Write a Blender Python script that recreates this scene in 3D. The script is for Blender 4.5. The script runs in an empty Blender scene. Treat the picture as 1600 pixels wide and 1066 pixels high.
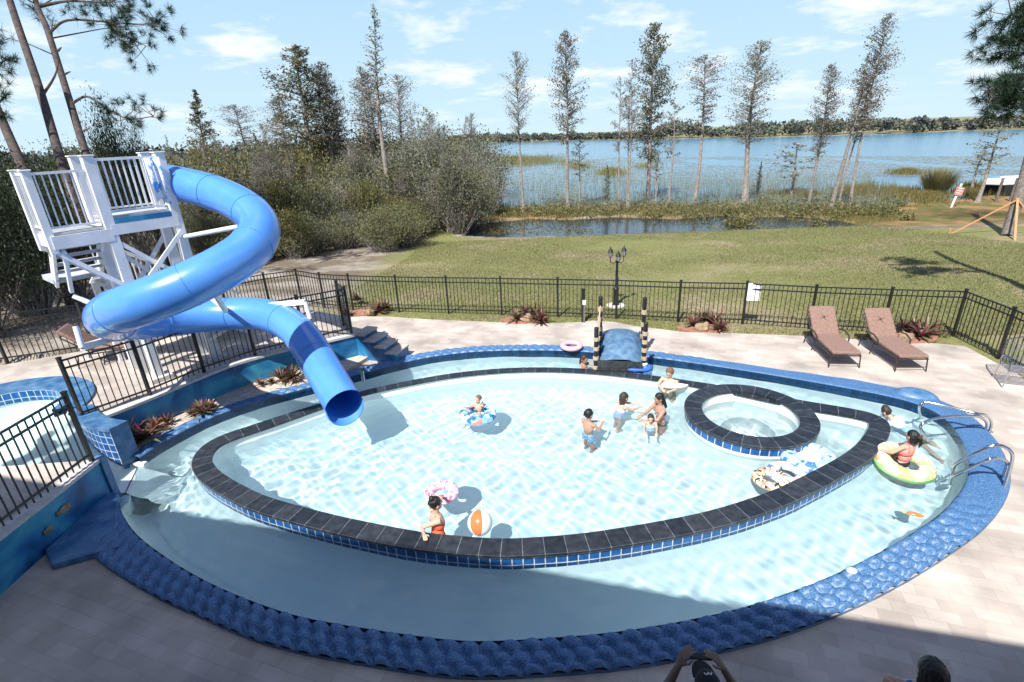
import bpy, math, random
import numpy as np
from mathutils import Vector, Matrix
from mathutils.geometry import tessellate_polygon
random.seed(7); RNG=np.random.RandomState(11)
S=bpy.context.scene; COL=S.collection
# ---------------------------------------------------------------- camera
H=5.3; F=800.0
_p=math.radians(22.05); _r=math.radians(2.6)
FW=Vector((0,math.cos(_p),-math.sin(_p))); _r0=Vector((1,0,0)); _u0=_r0.cross(FW)
RT=(_r0*math.cos(_r)-_u0*math.sin(_r)); UP=RT.cross(FW)
cam=bpy.data.cameras.new('camera'); co=bpy.data.objects.new('camera',cam); COL.objects.link(co)
co.matrix_world=Matrix(((RT.x,UP.x,-FW.x,0),(RT.y,UP.y,-FW.y,0),(RT.z,UP.z,-FW.z,H),(0,0,0,1)))
cam.sensor_width=36; cam.lens=18.0; cam.clip_end=4000; cam.clip_start=0.05
S.camera=co
# ---------------------------------------------------------------- light
SUNV=Vector((-.37,-.67,1.0)).normalized()          # towards the sun
SUN_EL=math.asin(SUNV.z); SUN_AZ=math.atan2(SUNV.x,SUNV.y)
w=bpy.data.worlds.new('World'); S.world=w; w.use_nodes=True
nt=w.node_tree; nt.nodes.clear(); N=nt.nodes.new; Lk=nt.links.new
out=N('ShaderNodeOutputWorld'); bg=N('ShaderNodeBackground'); sky=N('ShaderNodeTexSky')
sky.sky_type='NISHITA'; sky.sun_disc=False; sky.sun_elevation=SUN_EL; sky.sun_rotation=SUN_AZ
sky.air_density=1.0; sky.dust_density=.2; sky.ozone_density=2.5
bg.inputs[1].default_value=0.10
tc=N('ShaderNodeTexCoord'); sp=N('ShaderNodeSeparateXYZ'); Lk(tc.outputs['Generated'],sp.inputs[0])
def mth(op,a,b=None,c=None):
    m=N('ShaderNodeMath'); m.operation=op
    for i,x in enumerate((a,b,c)):
        if x is None: continue
        if isinstance(x,(int,float)): m.inputs[i].default_value=x
        else: Lk(x,m.inputs[i])
    return m.outputs[0]
zz=mth('ADD',mth('MAXIMUM',sp.outputs[2],0.0),0.16)
cb=N('ShaderNodeCombineXYZ'); Lk(mth('DIVIDE',sp.outputs[0],zz),cb.inputs[0]); Lk(mth('DIVIDE',sp.outputs[1],zz),cb.inputs[1]); cb.inputs[2].default_value=3.7
nz=N('ShaderNodeTexNoise'); nz.inputs['Scale'].default_value=1.55; nz.inputs['Detail'].default_value=9; nz.inputs['Roughness'].default_value=.62
Lk(cb.outputs[0],nz.inputs['Vector'])
rp=N('ShaderNodeValToRGB'); rp.color_ramp.elements[0].position=.515; rp.color_ramp.elements[1].position=.66
Lk(nz.outputs[0],rp.inputs[0])
el=mth('MULTIPLY',rp.outputs[0],mth('MULTIPLY',mth('MINIMUM',mth('MULTIPLY',mth('MAXIMUM',sp.outputs[2],0.0),14.0),1.0),.92))
mx=N('ShaderNodeMix'); mx.data_type='RGBA'; Lk(el,mx.inputs[0]); 
tint=N('ShaderNodeMix'); tint.data_type='RGBA'; tint.blend_type='MULTIPLY'; tint.inputs[0].default_value=1
tint.inputs[7].default_value=(.32,.52,.80,1); Lk(sky.outputs[0],tint.inputs[6])
hz=N('ShaderNodeMix'); hz.data_type='RGBA'; hf=N('ShaderNodeMapRange'); hf.inputs[1].default_value=.20; hf.inputs[2].default_value=.33; hf.inputs[3].default_value=.97; hf.inputs[4].default_value=.0
Lk(sp.outputs[2],hf.inputs[0]); Lk(hf.outputs[0],hz.inputs[0]); Lk(tint.outputs[2],hz.inputs[6])
hc=N('ShaderNodeMix'); hc.data_type='RGBA'; h2=N('ShaderNodeMapRange'); h2.inputs[1].default_value=0; h2.inputs[2].default_value=.24; Lk(sp.outputs[2],h2.inputs[0]); Lk(h2.outputs[0],hc.inputs[0]); hc.inputs[6].default_value=(4.4,5.75,6.6,1); hc.inputs[7].default_value=(3.1,4.8,6.4,1)
Lk(hc.outputs[2],hz.inputs[7])
Lk(hz.outputs[2],mx.inputs[6]); mx.inputs[7].default_value=(6.9,7.1,7.3,1)
Lk(mx.outputs[2],bg.inputs[0]); Lk(bg.outputs[0],out.inputs[0])
sl=bpy.data.lights.new('sun','SUN'); sl.energy=5.0; sl.angle=math.radians(.55); sl.color=(1.0,.95,.88)
so=bpy.data.objects.new('sun',sl); COL.objects.link(so); so.rotation_euler=SUNV.to_track_quat('Z','Y').to_euler(); so.location=(-10,-15,25)
try: sl.cycles.is_caustics_light=True
except Exception as e: print('caustics',e)
S.view_settings.view_transform='Standard'; S.view_settings.look='None'
S.view_settings.exposure=0.68; S.view_settings.gamma=1
# ---------------------------------------------------------------- helpers
def at(px,py,z=0.0):
    d=RT*((px-800)/F)-UP*((py-533)/F)+FW; t=(z-H)/d.z
    return Vector((0,0,H))+d*t
def atd(px,py,depth):
    return Vector((0,0,H))+(RT*((px-800)/F)-UP*((py-533)/F)+FW)*depth
def proj(p):
    v=Vector(p)-Vector((0,0,H)); d=v.dot(FW); return 800+F*v.dot(RT)/d,533-F*v.dot(UP)/d,d
def V3(p,z=0.0): return Vector((p[0],p[1],z))
class MB:
    def __init__(s): s.v=[]; s.f=[]; s.uv=[]; s.mi=[]; s.m=0; s.hasuv=False
    def add(s,vs,fs,uv=None):
        o=len(s.v); s.v+= [tuple(x) for x in vs]; s.f+=[tuple(i+o for i in f) for f in fs]
        s.mi+=[s.m]*len(fs)
        if uv: s.hasuv=True; s.uv+=list(uv)
        else: s.uv+=[(0,0)]*len(vs)
        return s
    def box(s,c,sz,R=None):
        c=Vector(c); h=Vector(sz)*.5; vs=[]
        for x in (-1,1):
            for y in (-1,1):
                for z in (-1,1):
                    p=Vector((x*h.x,y*h.y,z*h.z)); vs.append(c+(R@p if R is not None else p))
        return s.add(vs,[(0,1,3,2),(4,6,7,5),(0,4,5,1),(2,3,7,6),(0,2,6,4),(1,5,7,3)])
    def bar(s,p,q,w,h=None,up=(0,0,1)):
        p=Vector(p); q=Vector(q); h=h or w; d=(q-p); l=d.length; d.normalize(); u=Vector(up)
        if abs(d.dot(u))>.98: u=Vector((0,1,0))
        x=d.cross(u).normalized(); z=x.cross(d)
        return s.box((p+q)/2,(w,l,h),Matrix((x,d,z)).transposed())
    def tube(s,pts,r,n=8,cap=True,round_end=False,tw=None):
        pts=[Vector(p) for p in pts]; m=len(pts)
        if isinstance(r,(int,float)): r=[r]*m
        r=list(r)
        if round_end:
            d0=(pts[0]-pts[1]).normalized(); d1=(pts[-1]-pts[-2]).normalized()
            P0=[pts[0]+d0*r[0]*a for a in (.98,.8,.45)]; R0=[r[0]*b for b in (.2,.6,.89)]
            P1=[pts[-1]+d1*r[-1]*a for a in (.45,.8,.98)]; R1=[r[-1]*b for b in (.89,.6,.2)]
            pts=P0+pts+P1; r=R0+r+R1; m=len(pts)
        T=[]
        for i in range(m):
            a=pts[max(i-1,0)]; b=pts[min(i+1,m-1)]; t=(b-a)
            T.append(t.normalized() if t.length>1e-9 else Vector((0,0,1)))
        u=T[0].orthogonal().normalized(); vs=[]; 
        for i in range(m):
            u=(u-T[i]*u.dot(T[i])).normalized(); w_=T[i].cross(u)
            for k in range(n):
                a=2*math.pi*k/n; vs.append(pts[i]+(u*math.cos(a)+w_*math.sin(a))*r[i])
        fs=[(i*n+k,i*n+(k+1)%n,(i+1)*n+(k+1)%n,(i+1)*n+k) for i in range(m-1) for k in range(n)]
        if cap: fs+=[tuple(range(n-1,-1,-1)),tuple((m-1)*n+k for k in range(n))]
        return s.add(vs,fs)
    def ell(s,c,r,R=None,n=12,m=8):
        c=Vector(c); r=(r,r,r) if isinstance(r,(int,float)) else r; vs=[]; fs=[]
        def T(p):
            p=Vector(p); return c+(R@p if R is not None else p)
        vs.append(T((0,0,-r[2])))
        for j in range(1,m):
            ph=-math.pi/2+math.pi*j/m
            for k in range(n):
                a=2*math.pi*k/n; vs.append(T((r[0]*math.cos(ph)*math.cos(a),r[1]*math.cos(ph)*math.sin(a),r[2]*math.sin(ph))))
        vs.append(T((0,0,r[2]))); L=len(vs)-1
        for k in range(n): fs.append((0,1+(k+1)%n,1+k)); fs.append((L,1+(m-2)*n+k,1+(m-2)*n+(k+1)%n))
        for j in range(m-2):
            for k in range(n): fs.append((1+j*n+k,1+j*n+(k+1)%n,1+(j+1)*n+(k+1)%n,1+(j+1)*n+k))
        return s.add(vs,fs)
    def lathe(s,prof,c=(0,0,0),n=16,R=None,cap=True):
        c=Vector(c); vs=[]; m=len(prof)
        for r,z in prof:
            for k in range(n):
                a=2*math.pi*k/n; p=Vector((r*math.cos(a),r*math.sin(a),z)); vs.append(c+(R@p if R is not None else p))
        fs=[(i*n+k,i*n+(k+1)%n,(i+1)*n+(k+1)%n,(i+1)*n+k) for i in range(m-1) for k in range(n)]
        if cap: fs+=[tuple(range(n-1,-1,-1)),tuple((m-1)*n+k for k in range(n))]
        return s.add(vs,fs)
    def torus(s,c,R1,r2,n=36,m=14,zs=1.0,R=None,wob=0):
        c=Vector(c); vs=[];uv=[]
        for i in range(n):
            a=2*math.pi*i/n; RR=R1*(1+wob*math.sin(a*6))
            for k in range(m):
                b=2*math.pi*k/m; rr=r2*(1+.035*math.cos(a*18)*(math.cos(b)<-.2)); p=Vector(((RR+rr*math.cos(b))*math.cos(a),(RR+rr*math.cos(b))*math.sin(a),rr*math.sin(b)*zs))
                vs.append(c+(R@p if R is not None else p)); uv.append((i/n*8,k/m*2))
        fs=[(i*m+k,((i+1)%n)*m+k,((i+1)%n)*m+(k+1)%m,i*m+(k+1)%m) for i in range(n) for k in range(m)]
        return s.add(vs,fs,uv)
    def prism(s,poly,z0,z1,bottom=False):
        poly=[Vector((p[0],p[1],0)) for p in poly]; n=len(poly)
        tri=tessellate_polygon([poly])
        vs=[(p.x,p.y,z1) for p in poly]+[(p.x,p.y,z0) for p in poly]
        fs=[]
        for t in tri:
            a,b,c=[poly[i] for i in t]
            if (b-a).cross(c-a).z<0: t=(t[0],t[2],t[1])
            fs.append(tuple(t))
        if bottom: fs+=[tuple(i+n for i in reversed(t)) for t in fs[:]]
        ar=sum(poly[i].x*poly[(i+1)%n].y-poly[(i+1)%n].x*poly[i].y for i in range(n))
        for i in range(n):
            j=(i+1)%n; q=(i,i+n,j+n,j) if ar>0 else (i,j,j+n,i+n); fs.append(q)
        return s.add(vs,fs)
    def strip(s,A,B,U,v0,v1):
        n=len(A); vs=[*A,*B]; uv=[(u,v0) for u in U]+[(u,v1) for u in U]
        return s.add(vs,[(i,i+1,n+i+1,n+i) for i in range(n-1)],uv)
    def face_up(s):
        for i,f in enumerate(s.f):
            a,b,c=[Vector(s.v[j]) for j in f[:3]]
            if (b-a).cross(c-a).z<-1e-7: s.f[i]=tuple(reversed(f))
        return s
    def build(s,name,mat=None,parent=None,smooth=True,bevel=0,ang=40):
        o=Vector((0,0,0)); q=parent
        while q is not None: o+=q.location; q=q.parent
        me=bpy.data.meshes.new(name); vs=np.array([tuple(v) for v in s.v],dtype=np.float64)-np.array(o)
        me.from_pydata(vs.tolist(),[],s.f)
        for m in (mat if isinstance(mat,(list,tuple)) else [mat]):
            if m: me.materials.append(m)
        if isinstance(mat,(list,tuple)): me.polygons.foreach_set('material_index',s.mi)
        if s.hasuv:
            ul=me.uv_layers.new(name='UVMap'); li=np.zeros(len(me.loops),dtype=np.int32); me.loops.foreach_get('vertex_index',li)
            ul.data.foreach_set('uv',np.array(s.uv,dtype=np.float32)[li].ravel())
        me.validate(); me.update()
        if smooth:
            me.polygons.foreach_set('use_smooth',[True]*len(me.polygons))
            try: me.set_sharp_from_angle(angle=math.radians(ang))
            except Exception: pass
        ob=bpy.data.objects.new(name,me); COL.objects.link(ob)
        if parent: ob.parent=parent
        if bevel:
            b=ob.modifiers.new('bevel','BEVEL'); b.width=bevel; b.segments=2; b.limit_method='ANGLE'
        return ob
def tag(o,label,cat,group=None):
    o['label']=label; o['category']=cat
    if group: o['group']=group
    return o
def kind(o,k): o['kind']=k; return o
def thing(name,label,cat,loc=(0,0,0),group=None):
    o=bpy.data.objects.new(name,None); COL.objects.link(o); o.location=loc; o.empty_display_size=.1
    return tag(o,label,cat,group)
def dup(src,loc,rz=0,sc=1,label=None,cat=None,group=None,name=None,tilt=(0,0)):
    def cp(o,par):
        c=o.copy(); COL.objects.link(c)
        if par: c.parent=par
        for ch in o.children: cp(ch,c)
        return c
    r=cp(src,None); r.location=loc; r.rotation_euler=(tilt[0],tilt[1],rz)
    r.scale=(sc,sc,sc) if isinstance(sc,(int,float)) else sc
    if label: r['label']=label
    if cat: r['category']=cat
    if group: r['group']=group
    return r
def rawmesh(name,v,f,mat,parent=None,smooth=False,layer=None):
    me=bpy.data.meshes.new(name); nf,k=f.shape
    me.vertices.add(len(v)); me.vertices.foreach_set('co',v.astype(np.float32).ravel())
    me.loops.add(nf*k); me.loops.foreach_set('vertex_index',f.astype(np.int32).ravel())
    me.polygons.add(nf); me.polygons.foreach_set('loop_start',np.arange(nf,dtype=np.int32)*k)
    if layer is not None:
        a=me.attributes.new('zone','FLOAT','POINT'); a.data.foreach_set('value',layer.astype(np.float32))
    me.update(calc_edges=True)
    if smooth: me.polygons.foreach_set('use_smooth',[True]*nf)
    me.materials.append(mat); ob=bpy.data.objects.new(name,me); COL.objects.link(ob)
    if parent: ob.parent=parent
    return ob
# ---------------------------------------------------------------- materials
def nodes(name):
    m=bpy.data.materials.new(name); m.use_nodes=True; t=m.node_tree; b=t.nodes['Principled BSDF']; return m,t,b
def rgb(c): return (c[0],c[1],c[2],1)
def mat(name,c1,c2=None,scale=6.0,rough=.6,metal=0.0,bump=0.0,bscale=None,detail=4,lo=.35,hi=.65,coat=0,uv=False,spec=None,var=0.0):
    m,t,b=nodes(name); n=t.nodes.new; l=t.links.new
    b.inputs['Roughness'].default_value=rough; b.inputs['Metallic'].default_value=metal
    if coat: b.inputs['Coat Weight'].default_value=coat; b.inputs['Coat Roughness'].default_value=.08
    if spec is not None: b.inputs['Specular IOR Level'].default_value=spec
    tc=n('ShaderNodeTexCoord'); src=tc.outputs['UV' if uv else 'Object']
    if c2 is None: c2=tuple(x*.82 for x in c1)
    nz=n('ShaderNodeTexNoise'); nz.inputs['Scale'].default_value=scale; nz.inputs['Detail'].default_value=detail; l(src,nz.inputs['Vector'])
    r=n('ShaderNodeValToRGB'); r.color_ramp.elements[0].position=lo; r.color_ramp.elements[1].position=hi
    r.color_ramp.elements[0].color=rgb(c2); r.color_ramp.elements[1].color=rgb(c1); l(nz.outputs[0],r.inputs[0])
    o=r.outputs[0]
    if var:
        g=n('ShaderNodeNewGeometry'); mm=n('ShaderNodeMapRange'); mm.inputs[3].default_value=1-var; mm.inputs[4].default_value=1+var; l(g.outputs['Random Per Island'],mm.inputs[0])
        mu=n('ShaderNodeMix'); mu.data_type='RGBA'; mu.blend_type='MULTIPLY'; mu.inputs[0].default_value=1; l(o,mu.inputs[6]); l(mm.outputs[0],mu.inputs[7]); o=mu.outputs[2]
    l(o,b.inputs['Base Color'])
    if bump:
        n2=n('ShaderNodeTexNoise'); n2.inputs['Scale'].default_value=bscale or scale*4; n2.inputs['Detail'].default_value=5; l(src,n2.inputs['Vector'])
        bp=n('ShaderNodeBump'); bp.inputs['Strength'].default_value=bump; bp.inputs['Distance'].default_value=.02; l(n2.outputs[0],bp.inputs['Height']); l(bp.outputs[0],b.inputs['Normal'])
    return m
def brickmat(name,c1,c2,mort,bw,bh,ms,rough=.5,offset=.5,uv=True,noise=8.0,namt=.35,rot=0,bump=.25,spec=None,dist=0.0):
    m,t,b=nodes(name); n=t.nodes.new; l=t.links.new; b.inputs['Roughness'].default_value=rough
    if spec is not None: b.inputs['Specular IOR Level'].default_value=spec
    tc=n('ShaderNodeTexCoord'); mp=n('ShaderNodeMapping'); mp.inputs['Rotation'].default_value=(0,0,rot); l(tc.outputs['UV' if uv else 'Object'],mp.inputs[0])
    br=n('ShaderNodeTexBrick'); br.offset=offset; br.inputs['Scale'].default_value=1; br.inputs['Brick Width'].default_value=bw; br.inputs['Row Height'].default_value=bh
    br.inputs['Mortar Size'].default_value=ms; br.inputs['Mortar Smooth'].default_value=.15; br.inputs['Bias'].default_value=0
    br.inputs['Color1'].default_value=rgb(c1); br.inputs['Color2'].default_value=rgb(c2); br.inputs['Mortar'].default_value=rgb(mort); l(mp.outputs[0],br.inputs['Vector'])
    nz=n('ShaderNodeTexNoise'); nz.inputs['Scale'].default_value=noise; nz.inputs['Detail'].default_value=6; l(tc.outputs['Object'],nz.inputs['Vector'])
    mr=n('ShaderNodeMapRange'); mr.inputs[1].default_value=.3; mr.inputs[2].default_value=.7; mr.inputs[3].default_value=1-namt; mr.inputs[4].default_value=1+namt*.6; l(nz.outputs[0],mr.inputs[0])
    mu=n('ShaderNodeMix'); mu.data_type='RGBA'; mu.blend_type='MULTIPLY'; mu.inputs[0].default_value=1; l(br.outputs[0],mu.inputs[6]); l(mr.outputs[0],mu.inputs[7]); l(mu.outputs[2],b.inputs['Base Color'])
    ad=n('ShaderNodeMath'); ad.operation='MULTIPLY_ADD'; l(nz.outputs[0],ad.inputs[0]); ad.inputs[1].default_value=.3; 
    iv=n('ShaderNodeMath'); iv.operation='SUBTRACT'; iv.inputs[0].default_value=1; l(br.outputs['Fac'],iv.inputs[1]); l(iv.outputs[0],ad.inputs[2])
    bp=n('ShaderNodeBump'); bp.inputs['Strength'].default_value=bump; bp.inputs['Distance'].default_value=.01; l(ad.outputs[0],bp.inputs['Height']); l(bp.outputs[0],b.inputs['Normal'])
    return m
def leafmat(name,c1,c2,c3=None,trans=.35,rough=.55):
    m,t,b=nodes(name); n=t.nodes.new; l=t.links.new; b.inputs['Roughness'].default_value=rough; b.inputs['Specular IOR Level'].default_value=.3
    g=n('ShaderNodeNewGeometry'); r=n('ShaderNodeValToRGB'); r.color_ramp.elements[0].color=rgb(c1); r.color_ramp.elements[1].color=rgb(c2)
    if c3: e=r.color_ramp.elements.new(.88); e.color=rgb(c3)
    l(g.outputs['Random Per Island'],r.inputs[0])
    l(r.outputs[0],b.inputs['Base Color'])
    tr=n('ShaderNodeBsdfTranslucent'); l(r.outputs[0],tr.inputs[0]); ms=n('ShaderNodeMixShader'); ms.inputs[0].default_value=trans
    o=t.nodes['Material Output']; l(b.outputs[0],ms.inputs[1]); l(tr.outputs[0],ms.inputs[2]); l(ms.outputs[0],o.inputs[0])
    return m
M={}
M['paver']=brickmat('travertine_paver',(.51,.455,.405),(.42,.365,.32),(.385,.345,.31),.34,.17,.004,rough=.75,uv=False,noise=1.1,namt=.34,rot=.35,bump=.15)
M['slate']=brickmat('slate_tile',(.016,.021,.028),(.034,.040,.048),(.20,.23,.26),.30,3.0,.0035,rough=.42,offset=0,noise=9,namt=.5)
M['tile']=brickmat('blue_glazed_tile',(.012,.07,.22),(.02,.12,.36),(.55,.62,.66),.15,.15,.008,rough=.18,offset=0,noise=14,namt=.3)
M['bandtile']=brickmat('navy_band_tile',(.006,.03,.08),(.01,.05,.13),(.015,.05,.10),.15,.15,.005,rough=.2,offset=0,noise=14,namt=.3)
M['plaster']=mat('pool_plaster',(.80,.85,.84),(.74,.81,.81),scale=1.2,rough=.8,detail=6,bump=.05)
M['cream']=mat('cream_plaster',(.78,.79,.76),(.68,.71,.70),scale=3,rough=.75)
M['gravel']=mat('pale_sand_bed',(.58,.52,.45),(.40,.34,.28),scale=14,rough=.9,bump=.4,bscale=60)
M['scale']=mat('blue_painted_scales',(.16,.27,.42),(.028,.11,.27),scale=60,rough=.45,detail=5,lo=.42,hi=.72,bump=.12,bscale=120)
M['rockblue']=mat('blue_painted_concrete',(.11,.22,.37),(.03,.11,.25),scale=5,rough=.45,detail=9,lo=.38,hi=.68,bump=.12,bscale=40)
M['mural']=None
M['slide']=mat('blue_fibreglass',(.095,.30,.78),(.075,.26,.72),scale=1.6,rough=.30,coat=.55,bump=.03,bscale=5)
M['slidein']=mat('slide_bore_blue',(.03,.20,.70),(.02,.17,.62),scale=1.0,rough=.35)
M['white']=mat('white_painted_metal',(.80,.81,.82),(.68,.70,.72),scale=3,rough=.4,detail=6)
M['greydeck']=mat('grey_deck_board',(.50,.52,.54),(.38,.40,.43),scale=8,rough=.7)
M['black']=mat('black_powdercoat',(.012,.013,.014),(.02,.02,.022),scale=20,rough=.35)
M['steel']=mat('stainless_steel',(.62,.64,.66),(.5,.52,.54),scale=10,rough=.16,metal=1.0)
M['cushion']=mat('brown_cushion',(.27,.17,.135),(.20,.125,.10),scale=22,rough=.9,bump=.3,bscale=160)
M['bronze']=mat('dark_bronze_frame',(.045,.035,.03),(.03,.025,.022),scale=20,rough=.4)
M['bark']=mat('grey_bark',(.20,.17,.145),(.10,.085,.075),scale=7,rough=.95,bump=1.0,bscale=26)
M['barkpale']=mat('pale_cypress_bark',(.34,.30,.27),(.20,.175,.155),scale=6,rough=.95,bump=.7,bscale=20)
M['barkdark']=mat('dark_pine_bark',(.115,.09,.08),(.05,.042,.04),scale=6,rough=.95,bump=1.0,bscale=22)
M['twig']=mat('grey_twigs',(.30,.27,.25),(.16,.14,.13),scale=2,rough=.9)
M['wood']=mat('new_lumber',(.55,.30,.13),(.45,.23,.10),scale=12,rough=.7)
M['rope']=mat('tan_rope',(.55,.44,.30),(.38,.29,.19),scale=60,rough=.9,bump=.6,bscale=120)
M['concrete']=mat('pale_concrete',(.55,.54,.52),(.42,.41,.40),scale=10,rough=.9)
M['boulder']=mat('tan_boulder',(.36,.25,.16),(.20,.14,.09),scale=9,rough=.9,bump=.7,bscale=20)
M['mulch']=mat('red_brick_edging',(.42,.20,.13),(.26,.11,.08),scale=25,rough=.95,bump=.6,bscale=70)
M['glass']=mat('lantern_glass',(.30,.33,.34),(.22,.24,.25),scale=5,rough=.08)
M['plastic']=mat('white_plastic',(.80,.81,.82),(.74,.75,.77),scale=4,rough=.35)
M['stucco']=mat('house_stucco',(.26,.23,.20),(.22,.20,.17),scale=6,rough=.95,bump=.3)
M['roof']=mat('roof_shingle',(.10,.09,.085),(.07,.065,.06),scale=20,rough=.95)
M['needle']=leafmat('pine_needles',(.012,.030,.016),(.035,.065,.03),trans=.15)
M['cyp']=leafmat('cypress_needles',(.09,.11,.07),(.19,.20,.15),(.24,.17,.12),trans=.4)
M['cypg']=leafmat('green_cypress_needles',(.06,.09,.045),(.16,.19,.11),(.20,.17,.10),trans=.35)
M['greyl']=leafmat('grey_brown_leaves',(.18,.175,.15),(.35,.34,.29),(.21,.24,.15),trans=.3)
M['leaf']=leafmat('olive_leaves',(.08,.11,.04),(.21,.25,.11),(.26,.24,.12),trans=.35)
M['leafd']=leafmat('dark_evergreen_leaves',(.018,.032,.016),(.055,.075,.032),trans=.2)
M['leafy']=leafmat('yellow_green_leaves',(.08,.10,.03),(.19,.20,.07),(.26,.22,.09),trans=.35)
M['farleaf']=leafmat('far_shore_leaves',(.045,.065,.045),(.10,.125,.085),(.14,.14,.12),trans=.2)
M['brom']=leafmat('red_bromeliad_leaf',(.16,.03,.05),(.52,.17,.19),(.16,.19,.08),trans=.3,rough=.35)
M['bromg']=leafmat('bronze_green_leaf',(.06,.06,.02),(.25,.16,.07),(.35,.12,.08),trans=.25,rough=.4)
M['grassb']=leafmat('grass_blades',(.09,.13,.04),(.21,.24,.09),(.30,.27,.14),trans=.3,rough=.7)
M['reed']=leafmat('tan_reeds',(.26,.20,.10),(.42,.33,.19),(.20,.22,.08),trans=.25,rough=.8)
M['reedg']=leafmat('green_reeds',(.07,.09,.03),(.20,.20,.08),(.30,.22,.08),trans=.25,rough=.8)
M['lily']=leafmat('lily_pads',(.26,.33,.34),(.38,.45,.46),(.28,.32,.26),trans=.1,rough=.3)
def wood_mural():
    m,t,b=nodes('ocean_mural_paint'); n=t.nodes.new; l=t.links.new; b.inputs['Roughness'].default_value=.45
    tc=n('ShaderNodeTexCoord'); nz=n('ShaderNodeTexNoise'); nz.inputs['Scale'].default_value=1.1; nz.inputs['Detail'].default_value=5; nz.inputs['Distortion'].default_value=1.2; l(tc.outputs['Object'],nz.inputs[0])
    r=n('ShaderNodeValToRGB'); e=r.color_ramp.elements; e[0].position=.34; e[0].color=(.004,.05,.16,1); e[1].position=.68; e[1].color=(.05,.34,.45,1)
    x=e.new(.5); x.color=(.015,.16,.36,1); l(nz.outputs[0],r.inputs[0]); l(r.outputs[0],b.inputs['Base Color']); return m
M['mural']=wood_mural()
def skin(name,c): return mat(name,c,tuple(x*.86 for x in c),scale=9,rough=.5)
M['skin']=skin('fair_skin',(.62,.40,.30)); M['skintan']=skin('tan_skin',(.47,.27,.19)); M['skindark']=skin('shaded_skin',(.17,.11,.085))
M['hairb']=mat('brown_hair',(.05,.03,.02),(.02,.013,.01),scale=40,rough=.45,bump=.5,bscale=90)
M['hairl']=mat('sandy_hair',(.22,.13,.075),(.13,.075,.045),scale=40,rough=.5,bump=.5,bscale=90)
M['haird']=mat('black_hair',(.012,.010,.010),(.006,.005,.005),scale=40,rough=.4,bump=.5,bscale=90)
# ---------------------------------------------------------------- outlines (world metres)
WL=-1.3; PW=-.10; PF=-.98; TZ=.70
def resamp(pts,ds,closed=False,smooth=0):
    P=np.array([(p[0],p[1]) for p in pts],float)
    if closed: P=np.vstack([P,P[:1]])
    # catmull rom
    n=len(P); out=[]
    for i in range(n-1):
        p0=P[i-1] if i>0 else (P[-2] if closed else 2*P[0]-P[1]); p1=P[i]; p2=P[i+1]
        p3=P[i+2] if i+2<n else (P[1] if closed else 2*P[-1]-P[-2])
        for t in np.linspace(0,1,16,endpoint=False):
            out.append(.5*((2*p1)+(-p0+p2)*t+(2*p0-5*p1+4*p2-p3)*t*t+(-p0+3*p1-3*p2+p3)*t**3))
    out.append(P[-1]); out=np.array(out)
    d=np.r_[0,np.cumsum(np.hypot(*(np.diff(out,axis=0).T)))]; m=max(4,int(round(d[-1]/ds)))
    s=np.linspace(0,d[-1],m+1); Q=np.c_[np.interp(s,d,out[:,0]),np.interp(s,d,out[:,1])]
    for _ in range(smooth):
        if closed:
            R=Q[:-1]; R=(np.roll(R,1,0)+2*R+np.roll(R,-1,0))/4; Q=np.vstack([R,R[:1]])
        else: Q[1:-1]=(Q[:-2]+2*Q[1:-1]+Q[2:])/4
    d=np.r_[0,np.cumsum(np.hypot(*(np.diff(Q,axis=0).T)))]
    return Q,d
def normals2(Q,closed=False):
    if closed:
        R=Q[:-1]; T=np.roll(R,-1,0)-np.roll(R,1,0); T=np.vstack([T,T[:1]])
    else: T=np.gradient(Q,axis=0)
    T/=np.hypot(T[:,0],T[:,1])[:,None]; return np.c_[-T[:,1],T[:,0]]   # left of travel
def inpoly(X,Y,poly):
    ins=np.zeros(X.shape,bool); n=len(poly)
    for i in range(n):
        x1,y1=poly[i][:2]; x2,y2=poly[(i+1)%n][:2]
        c=((y1>Y)!=(y2>Y))&(X<(x2-x1)*(Y-y1)/((y2-y1) if y2!=y1 else 1e-9)+x1); ins^=c
    return ins
def dpoly(X,Y,poly):
    D=np.full(X.shape,1e9); n=len(poly)
    for i in range(n):
        x1,y1=poly[i][:2]; x2,y2=poly[(i+1)%n][:2]; dx,dy=x2-x1,y2-y1
        t=np.clip(((X-x1)*dx+(Y-y1)*dy)/(dx*dx+dy*dy+1e-12),0,1); D=np.minimum(D,np.hypot(X-x1-t*dx,Y-y1-t*dy))
    return D
INNER=[(-6.93,8.02),(-6.80,8.55),(-6.55,9.08),(-6.25,9.52),(-5.85,9.91),(-5.33,10.27),(-4.79,10.57),(-3.82,11.16),(-3.18,11.55),(-2.43,11.95),(-1.60,12.20),(-.64,12.29),(.82,12.17),(2.15,11.86),(3.40,11.42),(4.70,10.78),(6.2,9.92),(7.41,9.12),(7.86,8.68),(7.97,8.2),(7.77,7.6),(7.47,7.06),(7.13,6.62),(6.65,6.18),(5.99,5.72),(5.35,5.38),(4.6,5.03),(3.76,4.69),(2.82,4.39),(2.05,4.22),(1.11,4.09),(.39,4.05),(-.24,4.04),(-.87,4.08),(-2.41,4.40),(-3.23,4.67),(-4.21,5.12),(-5.1,5.64),(-5.7,6.05),(-6.2,6.5),(-6.62,6.99)]
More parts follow.
